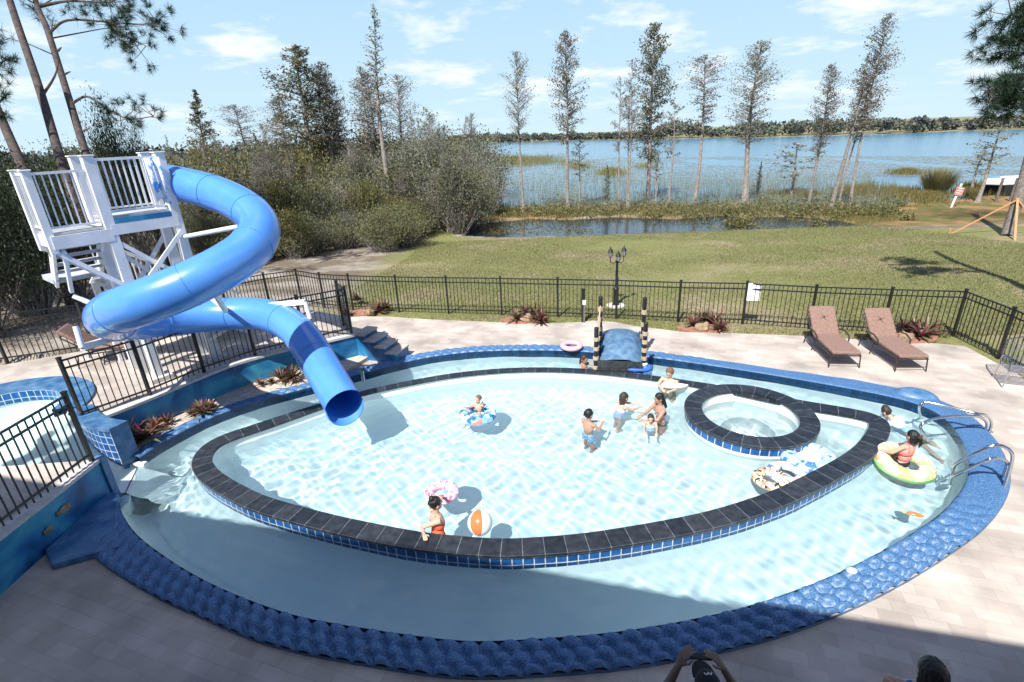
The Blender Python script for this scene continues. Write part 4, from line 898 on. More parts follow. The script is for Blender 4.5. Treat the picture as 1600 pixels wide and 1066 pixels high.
person('child in pale blue swim shirt swimming face down away from the slate point',J,'skin','hairb','short',[('shirt','ltblue')],face=False)
# foreground spectators
cap_c=at(1102,1064,1.66)
J=joints((cap_c.x,cap_c.y-.06,0),0,1.78,hs=1.0)
J['elL']=at(1036,1086,1.26); J['wrL']=at(1060,1040,1.47); J['elR']=at(1160,1094,1.26); J['wrR']=at(1131,1046,1.47)
pc=at(1094,1026,1.47)
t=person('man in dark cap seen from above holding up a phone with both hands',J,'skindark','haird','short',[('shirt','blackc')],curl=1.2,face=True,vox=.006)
hc=J['hed']
m=MB(); m.ell(hc+Vector((0,-.01,.055)),(.088,.108,.090),None,20,12); cpx=m.build('cap',M['blackc'],t)
m=MB(); pts=[]; 
for i in range(13):
    a=math.pi*i/12; pts.append((hc.x+.082*math.cos(a),hc.y+.055+.125*math.sin(a)))
m.prism(pts,hc.z+.045,hc.z+.055,True); m.build('cap_brim',M['blackc'],cpx,bevel=.003)
m=MB(); lg=[(-.026,.010),(-.016,-.006),(-.006,-.004),(0,.012),(.006,-.004),(.016,-.006),(.026,.010)]
m.tube([hc+Vector((x,.010+y*.9,.1465-abs(x)*.10)) for x,y in lg],.0042,6); m.build('cap_emblem',M['whitec'],cpx)
ph=thing('phone','dark phone held flat in both hands of the man in the cap','phone',tuple(pc)); d_=(at(1124,1030,1.47)-at(1066,1025,1.47)).normalized()
rr_=Matrix.Rotation(math.atan2(d_.y,d_.x),3,'Z')@Matrix.Rotation(-.45,3,'X')
m=MB(); m.box(pc,(.165,.080,.012),rr_); m.build('case',M['blackc'],ph,bevel=.003,smooth=False); m=MB(); m.box(pc+rr_@Vector((0,0,-.0052)),(.14,.066,.001),rr_); m.build('screen',M['glass'],ph,smooth=False)
hc2=at(1452,1047,1.58)
J=joints((hc2.x,hc2.y-.03,0),-.15,1.72,la=((-.16,0,.60),(-.16,.03,.48)),ra=((.15,0,.62),(.15,.03,.50)))
sh=at(1390,1054,1.40); J['shL']=sh.lerp(J['shL'],.35)
t=person('dark haired person with blue shoulder strap at the bottom right',J,'skintan','haird','bob',[('top','strap')],face=False)
# ---------------------------------------------------------------- floats and toys
def pat(name,cols,scale,rough=.25):
    m,t,b=nodes(name); n=t.nodes.new; l=t.links.new; b.inputs['Roughness'].default_value=rough
    tc=n('ShaderNodeTexCoord'); v=n('ShaderNodeTexVoronoi'); v.inputs['Scale'].default_value=scale; l(tc.outputs['UV'],v.inputs['Vector'])
    s=n('ShaderNodeSeparateColor'); l(v.outputs['Color'],s.inputs[0]); r=n('ShaderNodeValToRGB'); r.color_ramp.interpolation='CONSTANT'
    e=r.color_ramp.elements; e[0].position=0; e[0].color=rgb(cols[0]); e[1].position=1/len(cols); e[1].color=rgb(cols[1])
    for i,c in enumerate(cols[2:]): k=e.new((i+2)/len(cols)); k.color=rgb(c)
    l(s.outputs[0],r.inputs[0]); l(r.outputs[0],b.inputs['Base Color']); return m
WZ0=PW
def ringf(label,c,R1,r2,mat_,zs=.8,tilt=(0,0),group=None,cat='swim ring'):
    t=thing('swim_ring',label,cat,(c.x,c.y,WZ0+r2*zs*.55),group)
    R=Matrix.Rotation(tilt[0],3,'X')@Matrix.Rotation(tilt[1],3,'Y')
    m=MB(); m.torus(t.location,R1,r2,48,14,zs,R); m.build('inflated_tube',mat_,t)
    m=MB(); p=t.location+R@Vector((R1*.6,R1*.75,r2*zs*.8)); m.lathe([(.010,0),(.010,.015),(.006,.022)],p,8); m.build('valve',M['plastic'],t)
    return t
sea=pat('ocean_print_vinyl',[(.12,.36,.72),(.20,.48,.78),(.60,.74,.80),(.03,.15,.30),(.60,.22,.20),(.18,.44,.76),(.55,.72,.80)],3.0)
pinkp=pat('pink_print_vinyl',[(.75,.35,.45),(.85,.62,.66),(.62,.20,.30),(.85,.70,.72),(.70,.45,.55)],4.2)
leop=pat('leopard_print_vinyl',[(.80,.62,.35),(.05,.04,.04),(.75,.70,.60),(.60,.25,.15),(.85,.75,.50)],5.0)
whp=pat('white_print_vinyl',[(.82,.86,.90),(.80,.84,.88),(.55,.40,.42),(.82,.86,.9),(.12,.20,.42)],2.8)
pale=pat('pale_blue_print_vinyl',[(.35,.62,.90),(.45,.72,.92),(.40,.68,.92),(.08,.20,.42),(.42,.70,.92),(.5,.76,.93)],4.5)
lilo=pat('tropical_print_vinyl',[(.80,.80,.66),(.85,.45,.20),(.82,.84,.78),(.35,.60,.25),(.85,.72,.35),(.80,.82,.85)],3.0)
M['lime']=mat('lime_vinyl',(.38,.72,.25),(.33,.66,.22),scale=2,rough=.25); M['ltb']=mat('sky_blue_vinyl',(.30,.62,.88),(.26,.56,.84),scale=2,rough=.25); M['pinkv']=mat('pale_pink_vinyl',(.80,.48,.52),(.75,.42,.47),scale=2,rough=.3)
c=at(746,648,PW+.05); ringf('blue ocean print swim ring carrying a reclining child in mid pool',c,.285,.115,sea)
# reclining child in the ring
hd=c+Vector((.02,.10,.22)); 
J=joints((c.x,c.y+.06,-.62),2.5,.95,la=((-.17,.02,.80),(-.20,.10,.92)),ra=((.16,.10,.72),(.02,.22,.84)),legs={'L':((-.07,.22,.46),(-.07,.34,.34)),'R':((.07,.22,.46),(.09,.33,.30))},lean=(0,-.15),hs=1.3)
person('sandy haired child reclining in the blue ocean print ring with an arm raised',J,'skin','hairl','short',[('shorts','bluetrunk')])
c=at(690,769,PW+.05); ringf('pink patterned swim ring floating behind the girl in orange',c,.20,.085,pinkp)
t=thing('beach_ball','beach ball with white, orange, yellow and blue panels floating at the near slate edge','ball',(at(750,817,PW+.12)).to_tuple())
m=MB(); 
import itertools
Rb=Matrix.Rotation(-.75,3,'X')@Matrix.Rotation(.25,3,'Z'); n_=36; mm_=18; rB=.185
vs=[];fs_=[];mi=[]
for j in range(mm_+1):
    ph_=-math.pi/2+math.pi*j/mm_
    for k in range(n_):
        a=2*math.pi*k/n_; vs.append(t.location+Rb@Vector((rB*math.cos(ph_)*math.cos(a),rB*math.cos(ph_)*math.sin(a),rB*math.sin(ph_))))
gore=[0,1,0,2,0,3]
for j in range(mm_):
    for k in range(n_): fs_.append((j*n_+k,j*n_+(k+1)%n_,(j+1)*n_+(k+1)%n_,(j+1)*n_+k)); mi.append(0 if j>=mm_-1 else gore[((k+21)//6)%6])
m.add(vs,fs_); m.mi=mi
M['ballo']=mat('orange_vinyl',(.85,.20,.07),(.80,.18,.06),scale=2,rough=.2); M['bally']=mat('yellow_vinyl',(.85,.62,.15),(.8,.58,.13),scale=2,rough=.2); M['ballb']=mat('blue_vinyl',(.12,.35,.75),(.1,.3,.7),scale=2,rough=.2)
m.build('panels',[M['plastic'],M['ballo'],M['bally'],M['ballb']],t)
c=at(1205,748,PW+.05); ringf('small leopard print swim ring, leftmost of three by the near slate edge',c,.205,.085,leop)
c=at(1229,739,PW+.05); ringf('white patterned swim ring between the leopard ring and the pale blue float',c,.22,.085,whp)
c=at(1263,716,PW+.05); t=ringf('large pale blue scalloped float with a white seat beside the hot tub',c,.32,.13,pale,cat='pool float')
m=MB(); m.lathe([(.0,.0),(.24,.0),(.26,.03),(.22,.045),(.0,.03)],(c.x,c.y,WZ0+.02),28); m.build('seat_mesh',M['plastic'],t)
c=at(890,578,PW+.05); ringf('plain sky blue swim ring resting on the wall left of the bridge',c,.20,.085,M['ltb'])
c=at(893,542,.14); t=ringf('pale pink swim ring lying on the far pool rim',c,.22,.075,M['pinkv']); 
t.location.z=.17
c=at(1413,722,PW+.06); t=ringf('big lime green tropical print ring around the girl in coral',c,.325,.125,lilo,tilt=(.20,.08))
m=MB(); R=Matrix.Rotation(.20,3,'X')@Matrix.Rotation(.08,3,'Y')
m.torus(t.location-Vector((0,0,.045)),.333,.127,48,14,.78,R); m.build('green_underside',M['lime'],t)
J=joints((c.x-.02,c.y+.02,-.74),.35,1.32,la=((-.17,.06,.69),(-.19,.18,.64)),ra=((.17,.06,.69),(.21,.18,.63)),legs={'L':((-.07,.24,.46),(-.09,.30,.24)),'R':((.07,.24,.46),(.09,.30,.22))},lean=(0,-.08),hs=1.15)
person('girl in coral tank top with dark ponytail sitting in the lime green ring',J,'skin','haird','pony',[('top','coral'),('bottoms','blackc')])
# toy boat by the bridge
b0=at(997,583,.0); t=thing('toy_boat','blue inflatable toy boat with yellow and white trim by the bridge','toy boat',(b0.x,b0.y,.0))
m=MB(); m.ell(b0+Vector((0,0,.06)),(.34,.17,.12),None,24,10); m.build('hull',M['ballb'],t)
m=MB(); m.torus(b0+Vector((0,0,.13)),.20,.055,30,10,1,Matrix.Diagonal((1.3,.75,1)).to_3x3()); m.build('gunwale',M['strap'],t)
m=MB(); m.ell(b0+Vector((-.10,.03,.20)),(.13,.08,.06)); m.build('cushion',M['bally'],t)
m=MB(); m.ell(b0+Vector((.10,.02,.21)),(.12,.07,.05)); m.build('canopy',M['plastic'],t)
# board, goggles-like small things
b0=at(1055,601,.08); t=thing('kickboard','white foam board leaned on by the sandy haired boy','board',tuple(b0)); m=MB(); 
pts=[(b0.x+.30*math.cos(a)*(1.0),b0.y+.15*math.sin(a)) for a in np.linspace(0,6.2,22)]; m.prism(pts,b0.z-.02,b0.z+.02,True); m.build('foam',M['plastic'],t,bevel=.008)
b0=at(1430,804,PW+.01); t=thing('toy_fish','small orange toy fish floating near the right rim','toy',tuple(b0)); m=MB(); m.ell(b0,(.11,.045,.03),Matrix.Rotation(-.5,3,'Z'),14,8); m.build('fish_body',M['ballo'],t)
m=MB(); q_=b0+Matrix.Rotation(-.5,3,'Z')@Vector((-.12,0,0)); m.prism([(q_.x+.03,q_.y),(q_.x-.04,q_.y+.05),(q_.x-.03,q_.y-.02)],q_.z-.006,q_.z+.006,True); m.build('tail',M['bally'],t)
b0=at(1331,892,.14); t=thing('rim_light','small white oval light cover on the blue scaled rim','light',tuple(b0)); m=MB(); m.ell(b0,(.065,.045,.035),None,16,8); m.build('cover',M['plastic'],t)
# ---------------------------------------------------------------- handrails
def rail(pts,label):
    t=thing('pool_handrail',label,'handrail',tuple(pts[0]),'steel handrails at the entry steps')
    P=np.array([tuple(p) for p in spline3([Vector(p) for p in pts],8)])
    m=MB(); m.tube([Vector(p) for p in P],.024,10); m.build('rail_tube',M['steel'],t)
    m=MB(); m.lathe([(.05,0),(.05,.012),(.028,.03)],Vector(pts[0]),14); m.build('anchor_plate',M['steel'],t); return t
rail([at(1546,675,0),at(1549,660,.22),at(1540,649,.44),at(1525,646,.5),at(1470,633,.5),at(1446,629,.49),at(1437,635,.40),at(1438,648,.05),at(1441,662,-.4)],'steel handrail curving over the steps, farthest of the four')
rail([at(1538,677,0),at(1542,662,.24),at(1532,652,.44),at(1515,650,.5),at(1478,652,.5),at(1452,657,.49),at(1438,667,.38),at(1447,684,.05),at(1453,698,-.4)],'steel handrail second from the far end of the steps')
rail([at(1567,767,0),at(1576,740,.30),at(1582,712,.62),at(1571,699,.74),at(1552,696,.76),at(1525,708,.60),at(1497,723,.36),at(1489,733,.18),at(1487,752,-.3)],'steel handrail rising high over the rim, third from the far end')
rail([at(1563,752,0),at(1571,735,.26),at(1573,722,.50),at(1560,716,.60),at(1545,718,.60),at(1520,730,.40),at(1492,743,.16),at(1485,750,.02),at(1484,770,-.4)],'steel handrail nearest the viewer beside the steps')
# ---------------------------------------------------------------- bridge with rope posts
M['bridgeb']=mat('weathered_blue_paint',(.13,.23,.35),(.06,.14,.25),scale=7,rough=.5,detail=8,lo=.4,hi=.65,bump=.15,bscale=30)
br=thing('arched_bridge','small arched blue painted bridge with a black end wall crossing the lazy river','bridge',(2.6,11.8,0))
yv=Vector((.22,1,0)).normalized(); xv=Vector((1,-.22,0)).normalized(); o0=Vector((1.98,10.80,0)) # near left corner
prof=[(0,-.12),(0,.36),(.12,.44),(.45,.56),(.9,.62),(1.35,.58),(1.8,.44),(2.25,.24),(2.6,.06),(2.75,0),(2.75,-.1),(2.3,-.02),(1.9,.12),(1.4,.22),(.9,.22),(.5,.12),(.35,-.12)]
def br_pt(u,s_,z): return o0+xv*u+yv*s_+Vector((0,0,z))
Wd=.98; top=prof[1:10]; nb=14
PXb=[];m=MB()
uu=np.linspace(0,Wd,nb); ssx=np.linspace(0.0,2.75,46); ztop=np.interp(ssx,[p[0] for p in top],[p[1] for p in top]); 
for _ in range(5): ztop[1:-1]=(ztop[:-2]+2*ztop[1:-1]+ztop[2:])/4
GX=np.zeros((46,nb));GY=GX.copy();GZ=GX.copy()
for i in range(46):
    for j in range(nb):
        u=uu[j]; ed=1-.38*abs(u/Wd*2-1)**3; z=ztop[i]*ed+.034*abs(math.sin((ssx[i]*5.0+2.4*math.sin(u*3.2+.4))))**.7; p=br_pt(u,ssx[i],z); GX[i,j],GY[i,j],GZ[i,j]=p
gridmesh('bridge_top',GX,GY,GZ,M['bridgeb'],br,flip=True)
m=MB(); poly=[p for p in prof]; 
for u in (0.0,Wd):
    ps_=[br_pt(u,a,b-.012) for a,b in poly]; tri=tessellate_polygon([[Vector((a,b,0)) for a,b in poly]]); m.add(ps_,[tuple(t_) for t_ in tri])
n_=len(poly)
A1=[br_pt(0,a,b-.012) for a,b in poly[9:]+poly[:1]]; B1=[br_pt(Wd,a,b-.012) for a,b in poly[9:]+poly[:1]]; m.strip(A1,B1,range(len(A1)),0,1)
m.build('arch_side',M['mural'],br,smooth=False)
M['dkslate']=mat('wet_black_stone',(.018,.021,.024),(.04,.045,.05),scale=12,rough=.35)
m=MB(); m.add([br_pt(-.02,-.012,-.14),br_pt(Wd+.02,-.012,-.14),br_pt(Wd+.02,-.012,.36),br_pt(-.02,-.012,.36)],[(0,1,2,3)]); m.add([br_pt(-.02,-.012,-.14),br_pt(-.02,.6,-.14),br_pt(-.02,.6,.5),br_pt(-.02,-.012,.36)],[(0,1,2,3)])
m.bar(br_pt(-.03,-.03,.13),br_pt(Wd+.03,-.03,.13),.05,.03); m.build('end_wall',M['dkslate'],br,smooth=False)
def post(p,h_,label,nb_=4):
    t=thing('rope_post',label,'post',tuple(p)); m=MB(); m.tube([p-Vector((0,0,.12)),p+Vector((0,0,h_))],.052,12); m.ell(p+Vector((0,0,h_)),(.056,.056,.03)); m.build('pole',M['black'],t)
    for k in range(nb_):
        z=h_*(.10+.80*k/(nb_-.2)); l_=h_*.075; m=MB()
        for r_ in range(6): m.torus(p+Vector((0,0,z+l_*r_/6)),.056,.013,14,6)
        m.build('rope_band',M['rope'],t)
    return t
pA=br_pt(-.06,.05,0); pB=br_pt(-.02,1.15,.0); pC=br_pt(Wd+.05,.20,0); pD=br_pt(Wd+.05,1.2,0)
post(pA,1.12,'black rope-wrapped post at the near left corner of the bridge'); post(pB,1.52,'black rope-wrapped post at the far left of the bridge',5); post(pC,1.22,'black rope-wrapped post at the near right corner of the bridge',5); post(pD,1.50,'black rope-wrapped post at the far right of the bridge')
t=thing('bridge_rope','tan rope slung between the two left bridge posts','rope',tuple(pA))
for dz,sg in ((-.02,.16),(-.35,.12)):
    a=pA+Vector((0,0,1.0+dz*.9)); b=pB+Vector((0,0,1.35+dz)); m=MB(); m.tube([a.lerp(b,k/10)-Vector((0,0,sg*math.sin(math.pi*k/10))) for k in range(11)],.02,8); m.build('strand',M['rope'],t)
# short bollard with white label
p=at(911,503,0); t=thing('bollard_light','short black post with a white outlet box at the deck edge','post',tuple(p)); m=MB(); m.box(p+Vector((0,0,.5)),(.095,.095,1.0)); m.box(p+Vector((0,0,1.01)),(.11,.11,.03)); m.build('pole',M['black'],t,smooth=False,bevel=.004)
m=MB(); m.box(p+Vector((.02,-.055,.62)),(.10,.035,.14)); m.build('outlet_box',M['plastic'],t,smooth=False,bevel=.006); m=MB(); m.tube([p+Vector((.02,-.055,.55)),p+Vector((.02,-.055,.02))],.016,8); m.build('conduit',M['steel'],t)
# ---------------------------------------------------------------- lamp post
p=at(962,478,-.02); t=thing('lamp_post','black post lamp with three lanterns standing on the lawn behind the fence','lamp post',tuple(p))
m=MB(); m.lathe([(.15,0),(.15,.04),(.10,.06),(.085,.12),(.085,.55),(.10,.58),(.06,.62),(.045,.66),(.04,1.42),(.06,1.44),(.06,1.5),(.02,1.54)],p,14); m.build('post',M['black'],t)
m=MB(); m.lathe([(.30,-.02),(.30,.03),(.16,.05)],p,18); m.build('footing',M['concrete'],t)
for k,(dx,dy,hz) in enumerate(((-.21,.05,1.60),(.21,.05,1.62),(0,-.13,1.50))):
    q=p+Vector((dx,dy,hz)); m=MB(); m.tube([p+Vector((0,0,1.45)),p+Vector((dx*.6,dy*.6,1.40)),p+Vector((dx,dy,hz-.16)),q-Vector((0,0,.02))],.014,6); m.build('arm',M['black'],t)
    m=MB(); m.lathe([(.03,-.02),(.05,0),(.055,.01)],q,8); m.lathe([(.085,.18),(.06,.235),(.02,.27),(.012,.32),(.001,.35)],q,8)
    for a in range(6): an=a*math.pi/3; m.tube([q+Vector((.05*math.cos(an),.05*math.sin(an),0)),q+Vector((.078*math.cos(an),.078*math.sin(an),.19))],.006,4)
    lf=m.build('lantern',M['black'],t,smooth=False); m=MB(); m.lathe([(.044,.005),(.068,.18)],q,6); m.build('glass_pane',M['glass'],lf,smooth=False)
# ---------------------------------------------------------------- loungers
def lounger():
    t=thing('chaise_lounge','','lounger',(0,0,0)); w=.31     # foot toward -y, head +y
    m=MB(); 
    for sx in (-1,1):
        m.tube([(sx*w,-.82,.30),(sx*w,.42,.30)],.017,8); m.tube([(sx*w,.32,.31),(sx*w,.82,.78)],.015,8)
    m.tube([(-w,-.82,.30),(w,-.82,.30)],.017,8); m.tube([(-w,.82,.78),(w,.82,.78)],.015,8); m.tube([(-w,.4,.30),(w,.4,.30)],.015,8); m.tube([(-w,-.80,.10),(w,-.80,.10)],.010,6); m.build('frame',M['bronze'],t)
    for sx in (-1,1):
        for y in (-.80,.12,.62):
            m=MB(); m.tube([(sx*w,y,.30),(sx*(w+.015),y-(.03 if y<0 else -.06),.0)],.015,8); m.build('leg',M['bronze'],t)
        m=MB(); m.tube([(sx*(w+.03),-.10,.31),(sx*(w+.05),-.06,.46),(sx*(w+.05),.12,.52),(sx*(w+.04),.36,.50),(sx*(w+.02),.50,.44)],.018,8); m.build('armrest',M['bronze'],t)
    m=MB(); m.box((0,-.26,.365),(.60,1.18,.085)); m.build('seat_cushion',M['cushion'],t,bevel=.032)
    R=Matrix.Rotation(.80,3,'X'); m=MB(); m.box((0,.34+.36*math.cos(.80)-.02,.355+.40*math.sin(.80)),(.60,.80,.085),R); b=m.build('back_cushion',M['cushion'],t,bevel=.032)
    m=MB(); m.ell((0,.34+.44*math.cos(.8)-.052,.355+.48*math.sin(.80)+.035),(.03,.03,.012),R,8,6); 
    for a in range(4): an=a*math.pi/2+.4; m.tube([Vector((0,.594,.735)),Vector((.10*math.cos(an),.594+.07*math.sin(an),.735+.07*math.sin(an)))],.004,4)
    m.build('tuft_button',M['bronze'],b)
    return t
lo=lounger(); c1=(at(1299,573,0)+at(1336,575,0))/2; c2=(at(1402,578,0)+at(1440,582,0))/2
def place(o,foot,yaw): o.location=foot+Matrix.Rotation(yaw,3,'Z')@Vector((0,.80,0)); o.rotation_euler.z=yaw
b1=Vector((8.02,11.55,0)); y1=math.atan2(-(b1.x-c1.x),b1.y-c1.y); place(lo,c1,-.16)
lo['label']='brown cushioned chaise lounge with dark frame, left one of the pair by the fence'; lo['group']='brown chaise lounges'
l2=dup(lo,(0,0,0),0,label='brown cushioned chaise lounge with dark frame, right one of the pair, beside the bromeliads'); place(l2,c2,-.10)
l3=dup(lo,(0,0,0),0,label='brown chaise lounge on the upper terrace under the blue slide'); l3.location=at(185,560,TZ); l3.rotation_euler.z=1.9
# metal chair on the right edge
def chair():
    t=thing('patio_chair','silver metal patio chair with slatted seat at the right edge of the deck','chair',(0,0,0)); w=.27
    for sx in (-1,1):
        m=MB(); m.tube([(sx*w,-.24,0),(sx*w,-.26,.36),(sx*w,-.22,.56),(sx*w,-.05,.60),(sx*w,.18,.57),(sx*w,.24,.42)],.013,8); m.build('arm_frame',M['steel'],t)
        m=MB(); m.tube([(sx*w,.20,.40),(sx*w,.30,0)],.013,8); m.build('leg',M['steel'],t)
    m=MB(); m.tube([(-w,.18,.36),(-w,.26,.62),(-w*.85,.32,.88),(0,.34,.95),(w*.85,.32,.88),(w,.26,.62),(w,.18,.36)],.013,8); m.build('back_frame',M['steel'],t)
    m=MB()
    for k in range(7): m.box((0,-.24+.07*k,.37),(2*w,.035,.012))
    m.build('seat_slats',M['steel'],t,smooth=False)
    m=MB()
    for k in range(9): x=-w*.85+k*w*.2125; m.tube([(x,.19,.38),(x,.27,.64),(x*.95,.33,.90)],.006,5)
    for z in (.5,.66,.8): m.tube([(-w*.95,.19+(z-.38)*.28,z),(w*.95,.19+(z-.38)*.28,z)],.006,5)
    m.build('back_lattice',M['steel'],t); return t
ch=chair(); ch.location=at(1578,602,0)+Vector((.1,.0,0)); ch.rotation_euler.z=-.45
# ---------------------------------------------------------------- bromeliads, boulders
def bromel(sc=1.0,n_=34,seed=1,mt='brom'):
    r=np.random.RandomState(seed); V=[];Fc=[]
    for i in range(n_):
        a=r.uniform(0,6.28); el=r.uniform(.15,1.35); L=r.uniform(.22,.42)*sc; w=r.uniform(.022,.04)*sc; bend=r.uniform(.2,.9)
        p=np.array([0,0,.03]); dr=np.array([math.cos(a)*math.cos(el),math.sin(a)*math.cos(el),math.sin(el)]); sd=np.array([-math.sin(a),math.cos(a),0])
        o=len(V); K=5
        for k in range(K+1):
            t=k/K; ww=w*(1-t**2.2)*(1 if k else .6); V+= [p-sd*ww+np.array([0,0,.3*ww]),p,p+sd*ww+np.array([0,0,.3*ww])]
            p=p+dr*L/K; dr=dr+np.array([math.cos(a)*.05,math.sin(a)*.05,-.18*bend]); dr/=np.linalg.norm(dr)
        for k in range(K): b=o+3*k; Fc+=[(b,b+1,b+4,b+3),(b+1,b+2,b+5,b+4)]
    return rawmesh('bromeliad',np.array(V),np.array(Fc),M[mt],smooth=False)
BR=[bromel(1.0,36,1),bromel(1.1,40,2),bromel(.9,30,3),bromel(.9,34,4,'bromg')]
used=set()
def putb(k,p,s,label,group,rz=0):
    if k not in used: o=BR[k]; used.add(k); o.location=p; o.rotation_euler.z=rz; o.scale=(s,s,s)
    else: o=BR[k].copy(); COL.objects.link(o); o.location=p; o.rotation_euler.z=rz; o.scale=(s,s,s)
    tag(o,label,'plant',group); return o
def boulder(p,s,label):
    m=MB(); r=random.Random(int(p.x*100)); m.ell((0,0,s*.45),(s,s*.8,s*.75),None,18,12); v=[]
    for x in m.v: k=1+.16*math.sin(x[0]*9/s*.5+p.x)+.12*math.sin(x[1]*11/s*.5+1)+.05*r.uniform(-1,1); v.append((x[0]*k,x[1]*k,max(-.02,x[2]*k)))
    m.v=v; o=m.build('boulder',M['boulder']); o.location=p; tag(o,label,'rock'); return o
spots=[('the far left fence corner',(575,489),[(560,466),(540,490),(604,480),(590,484)],(578,492)),('the middle fence, left of the bridge',(820,501),[(806,496),(836,490),(822,486),(845,499)],(824,503)),('the fence right of the lamp post',(1100,514),[(1082,505),(1116,503),(1098,498),(1124,512)],(1097,517)),('the two loungers',(1424,530),[(1410,512),(1436,524),(1425,512),(1445,518)],(1413,533))]
for nm,c,bs,bo in spots:
    for i,(x,y) in enumerate(bs):
        putb((i+len(nm))%3,at(x,y+6,0)+Vector((0,0,.02)),1.15+.2*(i%2),['leftmost','second','small hindmost','rightmost'][i]+' red bromeliad by '+nm,'red bromeliads by '+nm,rz=i*1.3)
    boulder(at(bo[0],bo[1],0)+Vector((0,0,0)),.18,'tan boulder among the bromeliads by '+nm)
    cc=at(c[0],c[1],0); m=MB(); pts=[(cc.x+.72*math.cos(a)*(1+.1*math.sin(3*a)),cc.y+.05+.34*math.sin(a)) for a in np.linspace(0,6.0,20)]; m.prism(pts,-.03,.025); tag(m.build('mulch_bed',M['mulch'],smooth=False),'ring of red mulch around the bromeliads by '+nm,'mulch bed')
for i,(x,y,k,s) in enumerate(((205,682,0,1.25),(228,690,1,1.15),(188,672,3,1.1),(243,676,3,1.0),(262,664,3,.8),(300,650,2,.6))):
    putb(k,at(x,y,.1)+Vector((0,0,.02)),s,['large red bromeliad at the front left of the planting bed','big red bromeliad second from the left in the planting bed','bronze green bromeliad at the very left of the planting bed','bronze green bromeliad right of the big red ones in the planting bed','low bronze rosette on the pale sand of the planting bed','tiny red rosette just left of the pinkish pair in the planting bed'][i],'planting bed bromeliads, left end' if i<4 else 'planting bed bromeliads, middle',rz=i)
for i,(x,y,k,s) in enumerate(((316,648,1,.9),(328,642,0,.8),(440,596,0,1.0),(458,594,1,1.1),(447,584,2,1.0),(408,604,3,.7),(425,600,3,.6))):
    putb(k,at(x,y,.1)+Vector((0,0,.02)),s,['left one of the broad pinkish bromeliad pair in mid planting bed','right one of the broad pinkish bromeliad pair in mid planting bed','left pink bromeliad of the clump beside the slide tube','middle large bromeliad of the clump beside the slide tube','front bromeliad of the clump beside the slide tube','low bronze rosette left of the clump beside the slide tube','small bronze rosette touching the clump beside the slide tube'][i],'planting bed bromeliads, pinkish pair' if i<2 else 'planting bed bromeliads beside the slide',rz=i*.7)
# painted rock dome on the right rim
c=at(1432,624,0); m=MB(); m.ell((c.x,c.y+.06,-.02),(.42,.26,.22),Matrix.Rotation(-.5,3,'Z'),24,12); tag(m.build('painted_rock',M['rockblue']),'rounded blue painted rock behind the rim near the handrails','rock')
# ---------------------------------------------------------------- vegetation
def gz(x,y): return float(terr(np.array([[x]],float),np.array([[y]],float))[0,0])
def leafquads(C,size,r,flat=0.0,asp=.55):
    n=len(C); a=r.normal(size=(n,3)); a[:,2]*=(1-flat); a/=np.linalg.norm(a,axis=1)[:,None]
    b=r.normal(size=(n,3)); b-=a*(a*b).sum(1)[:,None]; b/=np.linalg.norm(b,axis=1)[:,None]
    s=(size if np.ndim(size) else np.full(n,size))*r.uniform(.6,1.3,n); a=a*s[:,None]*.5; b=b*s[:,None]*.5*asp
    V=np.stack([C-a,C+b,C+a,C-b],1).reshape(-1,3); return V,np.arange(4*n).reshape(n,4)
def leafobj(name,C,size,mt,r,parent=None,flat=0.0,asp=.55):
    V,Fc=leafquads(np.asarray(C,float),size,r,flat,asp); return rawmesh(name,V,Fc,M[mt],parent)
ROOTS=[]
def proto(name): 
    o=bpy.data.objects.new(name,None); COL.objects.link(o); return o
